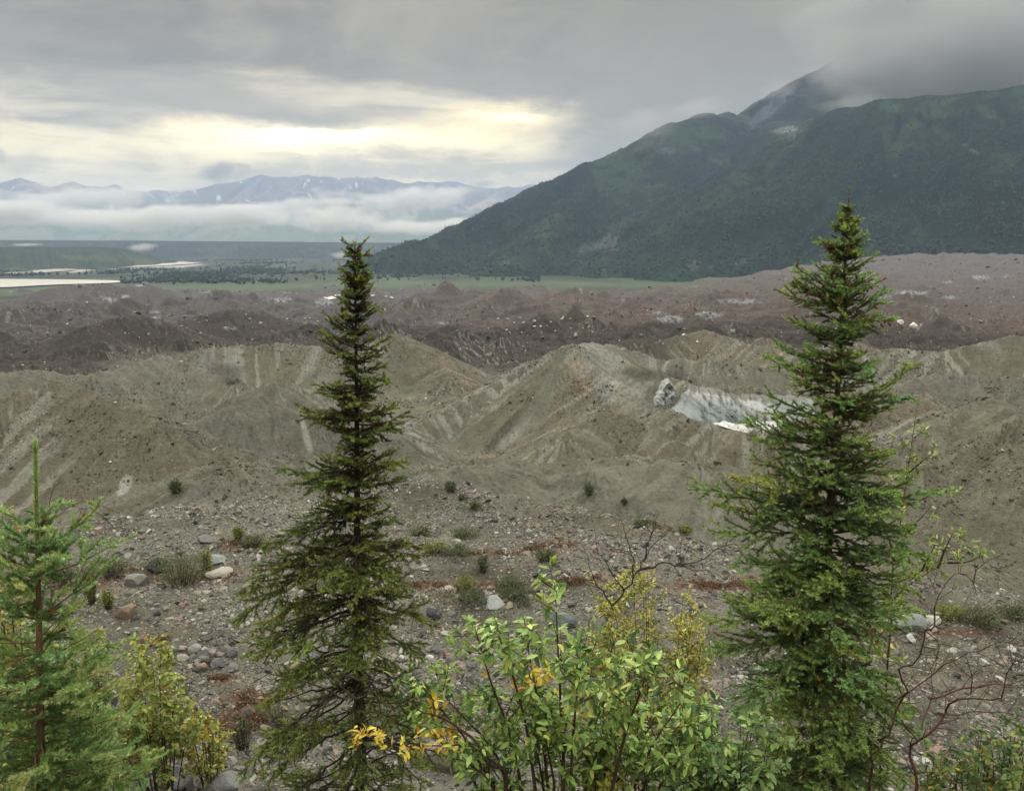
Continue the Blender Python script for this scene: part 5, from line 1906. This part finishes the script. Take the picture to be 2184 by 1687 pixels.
# broad-leaved shrub in the middle foreground
r0 = 4.9
st = []
for px0, pts in [(1210, [(1200, 1560), (1195, 1400), (1183, 1240)]), (1160, [(1090, 1560), (1040, 1430), (1010, 1325)]), (1180, [(1120, 1520), (1080, 1400), (1052, 1318)]),
                 (1200, [(1150, 1500), (1130, 1400), (1118, 1318)]), (1240, [(1260, 1560), (1300, 1470), (1330, 1395)]), (1260, [(1330, 1560), (1370, 1470), (1390, 1392)]),
                 (1150, [(1020, 1600), (930, 1500), (872, 1425)]), (1180, [(1060, 1600), (980, 1520), (920, 1450)]), (1220, [(1220, 1560), (1230, 1470), (1240, 1410)]),
                 (1280, [(1380, 1600), (1430, 1530), (1470, 1470)]), (1190, [(1150, 1590), (1110, 1530), (1085, 1480)]), (1230, [(1280, 1600), (1330, 1560), (1350, 1520)]),
                 (1300, [(1420, 1640), (1480, 1600), (1530, 1560)]), (1120, [(1050, 1660), (1010, 1640), (985, 1620)]), (1200, [(1180, 1640), (1160, 1580), (1170, 1500)]), (1250, [(1300, 1660), (1400, 1620), (1440, 1590)]),
                 (1240, [(1250, 1640), (1290, 1590), (1280, 1530)]), (1150, [(1100, 1680), (1050, 1660), (1040, 1590)]),
                 (1260, [(1330, 1620), (1400, 1540), (1425, 1440)]), (1290, [(1400, 1600), (1450, 1560), (1500, 1500)]), (1140, [(1000, 1640), (950, 1590), (900, 1540)]), (1200, [(1200, 1600), (1160, 1520), (1150, 1430)]), (1240, [(1280, 1600), (1290, 1520), (1285, 1440)])]:
    o = gl.normal(0, .28)
    st.append(S(px0, r0 + o * .3, *[(a, b, r0 + o * (0.4 + .3 * i)) for i, (a, b) in enumerate(pts)]))
shrub('broadleaf_shrub', 'leafy green shrub with large broad leaves and a few golden ones, middle of the foreground', 'shrub', st, gl, m_stem, rad=0.015, side=8, side_len=0.29, twig_rad=0.004, sub_twigs=2, start=.48,
      leaf=dict(len=0.074, ratio=.34, n=36, cols=[LG, LB, LD_, LY], w=[5, 3.2, 2.2, .7], droop=-.15, curl=.5,
                turn=[((1055, 1432, 26), GOLD), ((1150, 1445, 32), GOLD), ((935, 1505, 24), GOLD), ((1240, 1525, 26), LY), ((1105, 1470, 14), ORNG), ((962, 1560, 14), ORNG), ((1300, 1680, 42), LY * 1.1), ((1190, 1480, 12), GOLD)]))

# bare leaning stem with forked grey twigs that crosses in front of the dark spruce
r1 = 4.6
main = S(1120, r1, (1075, 1655, r1), (1010, 1595, r1 + .05), (945, 1545, r1 + .1), (880, 1485, r1 + .15), (830, 1462, r1 + .2))
b = [main,
     [main[-1], P(760, 1490, r1 + .25), P(700, 1492, r1 + .3), P(655, 1505, r1 + .3)],
     [main[-1], P(770, 1445, r1 + .1), P(720, 1440, r1 + .1), P(690, 1452, r1)],
     [P(740, 1490, r1 + .25), P(700, 1470, r1 + .2), P(640, 1450, r1 + .2), P(590, 1440, r1 + .2), P(545, 1425, r1 + .2)],
     [P(720, 1492, r1 + .28), P(660, 1525, r1 + .2), P(605, 1545, r1 + .1), P(560, 1565, r1)],
     [P(880, 1485, r1 + .15), P(830, 1515, r1 + .3), P(790, 1520, r1 + .3), P(740, 1515, r1 + .3)],
     [P(760, 1490, r1 + .25), P(725, 1465, r1 + .3), P(700, 1430, r1 + .3)]]
shrub('bare_shrub', 'dark leafless stem leaning left across the foot of the dark spruce, forking into grey twigs', 'shrub', b, gl, m_dead, rad=0.019, side=3.0, side_len=0.18, twig_rad=0.0028, sub_twigs=1, start=.5, wob=.4)
b = [S(1130, 4.7, (1070, 1640, 4.7), (1000, 1585, 4.75), (940, 1592, 4.8), (880, 1588, 4.8), (800, 1590, 4.8), (770, 1562, 4.8)), [P(900, 1588, 4.8), P(830, 1575, 4.85), P(800, 1560, 4.9)], [P(800, 1590, 4.8), P(770, 1600, 4.8), P(755, 1590, 4.8)]]
shrub('yellow_sprig', 'thin branch with bright yellow leaves low in front of the dark spruce trunk', 'branch', b, gl, m_dead, rad=0.010, side=4.5, side_len=0.13, twig_rad=0.0026, sub_twigs=1, start=.70, wob=.2,
      leaf=dict(len=0.055, ratio=.36, n=62, cols=[GOLD, srgb(238, 206, 92) * .9, ORNG], w=[4, 3, .6], curl=.4))

# bare little tree above the broad-leaved shrub
r2 = 9.5
b = [S(1312, r2, (1318, 1560, r2), (1312, 1420, r2), (1306, 1330, r2), (1304, 1292, r2)),
     [P(1304, 1292, r2), P(1330, 1262, r2), P(1352, 1232, r2), P(1372, 1195, r2), P(1400, 1160, r2 + .2), P(1425, 1130, r2 + .3)],
     [P(1304, 1292, r2), P(1285, 1262, r2 - .1), P(1262, 1222, r2 - .2), P(1252, 1190, r2 - .3)],
     [P(1360, 1218, r2), P(1395, 1205, r2 - .2), P(1450, 1200, r2 - .3), P(1500, 1188, r2 - .4), P(1560, 1160, r2 - .5)],
     [P(1352, 1232, r2), P(1352, 1190, r2 + .2), P(1340, 1150, r2 + .3), P(1322, 1105, r2 + .4)],
     [P(1372, 1195, r2), P(1385, 1150, r2 - .2), P(1400, 1120, r2 - .3), P(1405, 1095, r2 - .3)],
     [P(1330, 1262, r2), P(1300, 1215, r2 - .2), P(1280, 1180, r2 - .2), P(1255, 1165, r2 - .2)],
     [P(1450, 1200, r2 - .3), P(1480, 1220, r2 - .3), P(1510, 1215, r2 - .3)]]
shrub('bare_tree', 'small leafless tree with a forked dark trunk rising above the broad-leaved shrub', 'tree', b, gl, m_dead, rad=0.024, side=4.2, side_len=0.36, twig_rad=0.0045, sub_twigs=2, start=.30, wob=.45)

# red-brown bare stems at the lower right
r3 = 6.8
b = [S(1945, r3, (1950, 1690, r3), (1953, 1620, r3), (1965, 1555, r3), (2000, 1520, r3), (2070, 1480, r3 - .2), (2130, 1445, r3 - .3), (2230, 1400, r3 - .4)),
     [P(1965, 1555, r3), P(1985, 1490, r3 + .2), P(1990, 1430, r3 + .3), P(1975, 1400, r3 + .3)],
     [P(2000, 1520, r3), P(2060, 1525, r3 + .2), P(2120, 1520, r3 + .3), P(2200, 1530, r3 + .3)],
     [P(2070, 1480, r3 - .2), P(2075, 1430, r3 - .3), P(2060, 1400, r3 - .3)],
     [P(1985, 1490, r3 + .2), P(2060, 1470, r3 + .4), P(2150, 1455, r3 + .5), P(2230, 1440, r3 + .5)]]
shrub('bare_shrub', 'red-brown leafless stem rising from the bottom right and bending to the right edge', 'shrub', b, gl, m_red, rad=0.019, side=4.5, side_len=0.30, twig_rad=0.0036, sub_twigs=2, start=.25, wob=.4)
r3 = 8.2
b = [S(1870, r3, (1878, 1580, r3), (1888, 1540, r3), (1905, 1470, r3), (1935, 1410, r3), (1975, 1345, r3), (1996, 1310, r3), (1996, 1265, r3), (2060, 1222, r3), (2110, 1205, r3), (2142, 1180, r3)),
     [P(1996, 1265, r3), P(1985, 1240, r3 + .1), P(1978, 1225, r3 + .1)], [P(1996, 1310, r3), P(2060, 1315, r3 + .2), P(2110, 1330, r3 + .2)],
     [P(1975, 1345, r3), P(2010, 1380, r3 + .2), P(1990, 1440, r3 + .2)], [P(1905, 1500, r3), P(1960, 1460, r3 + .2), P(2010, 1420, r3 + .3), P(2090, 1380, r3 + .4), P(2190, 1370, r3 + .4)],
     [P(2110, 1205, r3), P(2140, 1215, r3)]]
shrub('bare_shrub', 'leafless red-brown shrub with an upright kinked stem just right of the full green spruce', 'shrub', b, gl, m_red, rad=0.015, side=3.6, side_len=0.30, twig_rad=0.004, sub_twigs=2, start=.35, wob=.4)

# thin willow behind the right spruce
r4 = 11.5
b = [S(1905, r4, (1900, 1330, r4), (1905, 1180, r4), (1925, 1080, r4), (1945, 960, r4), (1957, 862, r4)),
     [P(1905, 1180, r4), P(1880, 1100, r4), P(1860, 1060, r4)], [P(1925, 1080, r4), P(1980, 1060, r4), P(2022, 1035, r4)], [P(1935, 1010, r4), P(1965, 985, r4), P(1990, 965, r4)], [P(1915, 1140, r4), P(1960, 1110, r4), P(1990, 1075, r4)]]
shrub('willow_sapling', 'slender pale-leaved sapling standing just behind the right side of the full green spruce', 'sapling', b, gl, m_stem, rad=0.020, side=4.5, side_len=0.34, twig_rad=0.004, sub_twigs=2, start=.5,
      leaf=dict(len=0.085, ratio=.36, n=24, cols=[srgb(140, 160, 84) * .9, srgb(176, 186, 112) * .9, LG, srgb(190, 176, 78) * .9], w=[4, 3, 2, .7]))
b = [S(1830, r4, (1836, 1440, r4), (1870, 1330, r4), (1905, 1270, r4), (1960, 1228, r4), (2020, 1200, r4), (2060, 1170, r4)), [P(2020, 1200, r4), P(2060, 1200, r4), P(2095, 1185, r4)], [P(2000, 1212, r4), P(2020, 1160, r4), P(2035, 1130, r4)], [P(1960, 1228, r4), P(1985, 1180, r4), P(2000, 1150, r4)]]
shrub('willow_sapling', 'leaning sapling whose leafy tip hangs right of the full green spruce over open gravel', 'sapling', b, gl, m_stem, rad=0.024, side=4.5, side_len=0.30, twig_rad=0.004, sub_twigs=2, start=.72,
      leaf=dict(len=0.085, ratio=.36, n=26, cols=[srgb(140, 160, 84) * .9, srgb(176, 186, 112) * .9, LG, srgb(190, 176, 78) * .9], w=[4, 3, 2, .5]))

# yellow-green bush between the bare tree and the right spruce
YG = [srgb(184, 176, 84) * .88, srgb(156, 162, 80) * .86, srgb(200, 188, 98) * .88, srgb(120, 132, 72) * .8]
r5 = 17.0
b = []
for i in range(20):
    px = gl.uniform(1270, 1510)
    top = np.interp(px, [1240, 1300, 1360, 1420, 1480, 1530], [1330, 1215, 1200, 1215, 1290, 1370]) + gl.uniform(-5, 60)
    o = gl.normal(0, .7)
    b.append(S(1390 + (px - 1390) * .4, r5 + o * .5, (1390 + (px - 1390) * .8, top + 140, r5 + o), (px, top, r5 + o)))
shrub('yellow_bush', 'yellow-green small-leaved bush behind the bare tree, left of the full green spruce', 'shrub', b, gl, m_stem, rad=0.016, side=4.5, side_len=0.70, twig_rad=0.006, sub_twigs=3, start=.35,
      leaf=dict(len=0.095, ratio=.42, n=15, cols=YG, w=[4, 3, 2, 2]))
b = []
for i in range(9):
    px = gl.uniform(1230, 1310)
    o = gl.normal(0, .5)
    tp = gl.uniform(1310, 1400)
    b.append(S(1290 + (px - 1290) * .4, r5 - 2 + o * .5, (1290 + (px - 1290) * .8, tp + 120, r5 - 2 + o), (px, tp, r5 - 2 + o)))
shrub('yellow_bush', 'lower yellowish bush left of the bare tree trunk and behind the broad-leaved shrub', 'shrub', b, gl, m_stem, rad=0.016, side=5, side_len=0.42, twig_rad=0.005, sub_twigs=2, start=.35,
      leaf=dict(len=0.09, ratio=.42, n=18, cols=YG, w=[3, 4, 1, 3]))

# yellow-green poplar shrub behind the dark boulder
r6 = 22.0
PG = [srgb(168, 178, 84) * .8, srgb(146, 162, 78) * .8, srgb(184, 182, 92) * .82, srgb(190, 156, 80) * .8]
b = []
for px, py, px0 in [(289, 1358, 315), (298, 1400, 320), (345, 1388, 335), (362, 1410, 340), (270, 1430, 310), (255, 1480, 300), (330, 1440, 335), (385, 1470, 345), (240, 1520, 300), (300, 1500, 320), (350, 1510, 345), (400, 1540, 350), (405, 1500, 350), (270, 1545, 305), (320, 1555, 325), (430, 1560, 360), (230, 1560, 290), (370, 1570, 350)]:
    o = gl.normal(0, .7)
    b.append(S(px0, r6 + o * .5 + 1.5, ((px + px0) / 2, py + (1605 - py) * .45, r6 + o + 1), (px, py, r6 + o)))
shrub('poplar_shrub', 'upright yellow-green shrub with fluttering leaves behind the large dark boulder', 'shrub', b, gl, m_stem, rad=0.016, side=2.6, side_len=0.75, twig_rad=0.009, sub_twigs=2, start=.2, ang=.55,
      leaf=dict(len=0.165, ratio=.55, n=13, cols=PG, w=[5, 4, 2, .5], droop=-.7, turn=[((440, 1580, 24), GOLD * .95)]))
b = []
for i in range(9):
    px = gl.uniform(395, 470)
    py = gl.uniform(1500, 1590)
    b.append(S(430 + (px - 430) * .5, r6 + 1 + gl.normal(0, .3), (px, py + 30, r6 + 1), (px, py, r6 + 1)))
shrub('autumn_shrub', 'low yellowing shrub with gold leaves right of the taller yellow-green shrub', 'shrub', b, gl, m_stem, rad=0.02, side=4, side_len=0.5, twig_rad=0.008, sub_twigs=2, start=.1,
      leaf=dict(len=0.13, ratio=.5, n=14, cols=[GOLD * .8, ORNG * .8, srgb(176, 176, 84) * .88, srgb(140, 156, 80) * .85], w=[1.4, .6, 3, 4]))

# green willow mass behind the young spruce
r7 = 20.0
WG = [srgb(120, 146, 80) * .85, srgb(146, 168, 98) * .88, srgb(96, 122, 66) * .85, srgb(170, 172, 80) * .85]
b = []
for i in range(40):
    px = gl.uniform(-40, 235)
    top = np.interp(px, [-40, 60, 150, 235], [1330, 1310, 1335, 1385]) + gl.uniform(0, 90)
    o = gl.normal(0, .9)
    b.append(S(px * .7 + 40, r7 + o, (px * .9 + 10, top + 130, r7 + o), (px, top, r7 + o)))
shrub('willow_thicket', 'rounded green willow thicket behind the young spruce at the left edge', 'shrub', b, gl, m_stem, rad=0.02, side=4, side_len=0.6, twig_rad=0.007, sub_twigs=2, start=.2,
      leaf=dict(len=0.13, ratio=.38, n=24, cols=WG, w=[4, 2.5, 3, 1]))
b = [S(20, 13.0, (20, 1250, 13), (12, 1150, 13), (20, 1085, 13)), S(30, 13.2, (40, 1290, 13.2), (30, 1200, 13.2), (48, 1180, 13.2)), S(10, 13.0, (-10, 1230, 13), (-5, 1130, 13), (5, 1100, 13))]
shrub('willow_sapling', 'thin yellowing sapling at the far left edge behind the young spruce', 'sapling', b, gl, m_stem, rad=0.018, side=4.0, side_len=0.4, twig_rad=0.005, sub_twigs=2, start=.3,
      leaf=dict(len=0.10, ratio=.4, n=16, cols=[srgb(170, 166, 84) * .85, srgb(140, 150, 80) * .85, srgb(196, 160, 70) * .85], w=[3, 4, 1.5]))
b = [S(-40, 10.0, (-40, 1240, 10), (20, 1190, 10), (70, 1160, 10.1), (110, 1090, 10.2), (190, 1080, 10.3), (255, 1095, 10.3)), [P(110, 1090, 10.2), P(105, 1070, 10.2), P(118, 1030, 10.2)], [P(190, 1080, 10.3), P(230, 1110, 10.3), P(262, 1145, 10.3)], [P(70, 1160, 10.1), P(30, 1215, 10), P(-20, 1260, 10)]]
shrub('bare_shrub', 'thin leafless dark branch arching behind the leading shoot of the young spruce', 'shrub', b, gl, m_dead, rad=0.016, side=2.4, side_len=0.35, twig_rad=0.004, sub_twigs=1, start=.4, wob=.3)

# dark-leaved shrubs under the right spruce and the brush at the lower right
b = []
for i in range(24):
    px = gl.uniform(1440, 1640)
    py = gl.uniform(1500, 1650)
    o = gl.normal(0, .3)
    b.append(S(px * .6 + 1540 * .4, 5.6 + o * .4, (px * .85 + 1540 * .15, py + 90, 5.6 + o), (px, py, 5.6 + o)))
shrub('broadleaf_shrub', 'darker bluish-leaved shrub at the left foot of the full green spruce', 'shrub', b, gl, m_stem, rad=0.014, side=8, side_len=0.30, twig_rad=0.0036, sub_twigs=2, start=.25,
      leaf=dict(len=0.075, ratio=.46, n=24, cols=[srgb(96, 122, 68) * .87, srgb(116, 142, 78) * .87, srgb(146, 168, 92) * .87], w=[4, 3, 1]))
b = []
for i in range(30):
    px = gl.uniform(1960, 2240)
    py = np.interp(px, [1960, 2060, 2180], [1640, 1590, 1540]) + gl.uniform(-20, 70)
    o = gl.normal(0, .4)
    b.append(S(px, 8.0 + o, (px, py + 60, 8 + o), (px + gl.normal(0, 15), py, 8 + o)))
shrub('willow_thicket', 'low mixed green brush in the bottom right corner behind the bare red-brown stem', 'shrub', b, gl, m_stem, rad=0.014, side=6, side_len=0.36, twig_rad=0.004, sub_twigs=2, start=.2,
      leaf=dict(len=0.075, ratio=.40, n=18, cols=[srgb(110, 132, 70) * .85, srgb(150, 160, 78) * .85, srgb(84, 108, 62) * .85, srgb(190, 170, 70) * .85], w=[4, 2, 3, .8]))
b = []
for i in range(22):
    px = gl.uniform(1480, 1900)
    py = gl.uniform(1600, 1670)
    o = gl.normal(0, .5)
    b.append(S(px, 9.6 + o, (px, py + 40, 9.6 + o), (px + gl.normal(0, 20), py, 9.6 + o)))
shrub('willow_thicket', 'sparse green undergrowth showing beneath the boughs of the full green spruce', 'shrub', b, gl, m_stem, rad=0.012, side=6, side_len=0.36, twig_rad=0.004, sub_twigs=1, start=.2,
      leaf=dict(len=0.08, ratio=.42, n=16, cols=[srgb(96, 120, 64) * .85, srgb(130, 146, 74) * .85], w=[4, 2]))

# ------------------------------------------------------------------ low shrubs on the gravel bench
gb = np.random.default_rng(307)
SG = [srgb(112, 120, 84) * .85, srgb(124, 130, 90) * .85, srgb(96, 104, 74) * .85]
SD = [srgb(104, 114, 80) * .85, srgb(116, 126, 86) * .85, srgb(90, 102, 70) * .85]
SY = [srgb(136, 146, 72) * .85, srgb(116, 130, 66) * .85, srgb(156, 156, 82) * .85]
LOW = [(376, 1053, 40, 30, SD, 'small dark round bush alone on the gravel at left, left of the dark spruce'),
       (963, 1050, 34, 26, SD, 'small round bush on the gravel just right of the dark spruce, upper one'),
       (985, 1068, 20, 13, SG, 'tiny tuft just below the small round bush right of the dark spruce'),
       (1012, 1086, 30, 16, SG, 'faint low bush, lower right of the small round bush by the dark spruce'),
       (1256, 1056, 38, 28, SD, 'small dark bush on the gravel below the middle peak'),
       (1331, 1078, 20, 12, SG, 'tiny tuft right of the dark bush below the middle peak'),
       (900, 1144, 54, 24, SG, 'low greyish bush next to the right boughs of the dark spruce'),
       (990, 1146, 72, 26, SG, 'wide flat bush in the upper row right of the dark spruce'),
       (925, 1180, 60, 30, SY, 'lighter bush in the lower row touching the dark spruce boughs'),
       (968, 1184, 84, 28, SG, 'long dark green mat bush right of the lighter bush in the lower row'),
       (1163, 1195, 62, 32, SD, 'compact dark round bush in the middle of the bench'),
       (1029, 1222, 40, 42, SD, 'upright dark bush like a tiny spruce above the long green mat'),
       (1090, 1256, 84, 34, SG, 'bush at the right end of the upper green mat above the pale boulder'),
       (995, 1262, 66, 38, SY, 'yellowish upright bush left of the pale boulder'),
       (1005, 1280, 90, 28, SD, 'flat dark mat bush left of the pale rounded boulder'),
       (1103, 1280, 80, 28, SD, 'flat dark mat bush right of the pale rounded boulder'),
       (238, 1232, 84, 44, SG, 'grey-green bush beside the rusty patch behind the young spruce'),
       (386, 1248, 132, 62, SG, 'wide dark-green bush spreading between grey slabs at left'),
       (340, 1218, 50, 28, SD, 'small bush above the wide dark-green bush, next to the charcoal rock'),
       (440, 1215, 44, 46, SY, 'lighter upright bush at the right end of the wide dark-green bush'),
       (195, 1288, 62, 82, SY, 'bright green upright willow bush right of the young spruce'),
       (232, 1300, 36, 40, SY, 'small bright bush just right of the bright upright willow'),
       (508, 1152, 34, 30, SY, 'pale green bush left of the dark spruce, left one of a pair'),
       (540, 1164, 62, 26, SG, 'brownish green bush left of the dark spruce, right one of a pair'),
       (638, 1142, 44, 22, SG, 'low bush showing at the left edge of the dark spruce'),
       (1370, 1122, 52, 12, SG, 'thin flat green mat high on the gravel right of the bare tree'),
       (1462, 1136, 44, 12, SY, 'pale flat mat high on the gravel left of the full green spruce'),
       (2092, 1330, 90, 34, SD, 'dark green mat bush on the gravel at the right edge'),
       (2025, 1312, 70, 26, SY, 'pale green mat left of the dark mat bush at the right edge'),
       (2165, 1318, 60, 28, SG, 'green mat bush cut by the right edge of the view'),
       (520, 1600, 60, 70, SD, 'dark green bush left of the lowest boughs of the dark spruce'),
       (600, 1560, 70, 60, SG, 'grey-green bush half hidden by the lower boughs of the dark spruce'),
       (140, 1250, 60, 40, SG, 'grey-green bush between the young spruce and the rusty patch')]
for px, py, w, h, cols, lab in LOW:
    if h < 35 and w > 45:
        w, h = w * 1.25, h * .8
    p, r = hit(px, py)
    d = math.sqrt(r * r + (p[2] - ZC) ** 2)
    sw, sh = w * d / FPX / 2, h * d / FPX
    root = empty('low_shrub', tuple(p))
    tag(root, lab, 'shrub')
    n = int(500 + 11 * w)
    lf = max(0.055, 3.2 * d / FPX)
    # leafy shoots fanning out of the root
    ns = 46
    a = gb.uniform(0, 6.28, ns)
    f0 = gb.uniform(0, 6.28, 2)
    rr_ = np.sqrt(gb.random(ns)) * .98 * (.72 + .2 * np.sin(3 * a + f0[0]) + .12 * np.sin(5 * a + f0[1]))
    tips = np.stack([np.cos(a) * rr_ * sw, np.sin(a) * rr_ * sw * .8, sh * (1 - .75 * rr_ ** 2) * gb.uniform(.65, 1.1, ns)], 1)
    roots = tips * np.array((.45, .45, 0)) + np.array((0, 0, -.05))
    lines = [(bez(roots[i], (roots[i] + tips[i]) / 2 + np.array((0, 0, .15 * sh)), tips[i], 5), np.linspace(.012, .004, 5)) for i in range(ns)]
    v, f = tubes(lines, 4)
    mesh_obj('stems', v, f, m_stem, root)
    k = gb.integers(0, ns, n)
    tt = gb.random(n) ** .6
    pos = np.stack([roots[k, j] + (tips[k, j] - roots[k, j]) * tt for j in range(3)], 1)
    pos[:, 2] += .15 * sh * 2 * tt * (1 - tt)
    pos += gb.normal(0, 1, (n, 3)) * np.array((.09 * sw, .09 * sw, .05 * sh))
    pos[:, 2] = np.maximum(pos[:, 2], -0.02)
    dr = unit(gb.normal(size=(n, 3)) + np.array((0, 0, .7)))
    cc = pal(gb, n, cols, [1] * len(cols), .22)
    V, F, c8 = leaves_mesh(pos, dr, unit(gb.normal(size=(n, 3))), lf * gb.uniform(.6, 1.4, n), lf * .45 * gb.uniform(.7, 1.3, n), cc, gb)
    mesh_obj('foliage', V, F, m_leaf, root, cols=c8)

# rusty and mossy ground cover: leafy crumbs lying in patches over the gravel
pp, cc_ = [], []
for (px, py, wx, wy, k) in [(1050, 1180, 130, 6, .8), (1160, 1165, 60, 6, .5), (900, 1250, 60, 8, .9), (1010, 1258, 90, 12, .6), (1540, 1250, 80, 9, 1), (1650, 1235, 70, 8, .7), (1230, 1240, 70, 7, .8),
                            (420, 1235, 120, 14, .5), (120, 1240, 120, 16, .9), (220, 1210, 60, 10, .6), (530, 1490, 45, 13, 1), (480, 1560, 50, 14, .8), (440, 1420, 14, 5, .9), (470, 1450, 30, 7, .8), (520, 1540, 60, 18, .8),
                            (540, 1168, 60, 7, .8), (1840, 1345, 40, 6, .8), (1420, 1130, 80, 5, .4), (950, 1530, 60, 16, .8), (340, 1370, 20, 8, .8)]:
    q, r = hit(px, py)
    d = math.hypot(r, ZC)
    q2, _ = hit(px, py - wy)
    sx_, sy_ = wx * d / FPX, abs(q2[1] - q[1])
    n = int(4200 * k * min(1.5, sx_ * sy_ / 6 + .25))
    x = q[0] + gb.normal(0, .5, n) * sx_
    y = q[1] + gb.normal(0, .55, n) * sy_
    keep = pn(x * .9, y * .9, 77) + .5 * pn(x * 2.5, y * 2.5, 78) > -.08
    x, y = x[keep], y[keep]
    pp.append(np.stack([x, y, ground_z(x, y) + gb.uniform(0, .10, len(x))], 1))
    cc_.append(pal(gb, len(x), [srgb(138, 104, 80) * .75, srgb(150, 118, 88) * .75, srgb(116, 92, 72) * .75, srgb(110, 112, 74) * .75], [4, 2, 3, 1.5]))
pp, cc_ = np.concatenate(pp), np.concatenate(cc_)
n = len(pp)
V, F, c8 = leaves_mesh(pp, unit(gb.normal(size=(n, 3)) + np.array((0, 0, .5))), unit(gb.normal(size=(n, 3))), gb.uniform(.06, .15, n), gb.uniform(.03, .07, n), cc_, gb)
tag(mesh_obj('ground_cover', V, F, m_leaf, cols=c8), kind='stuff')
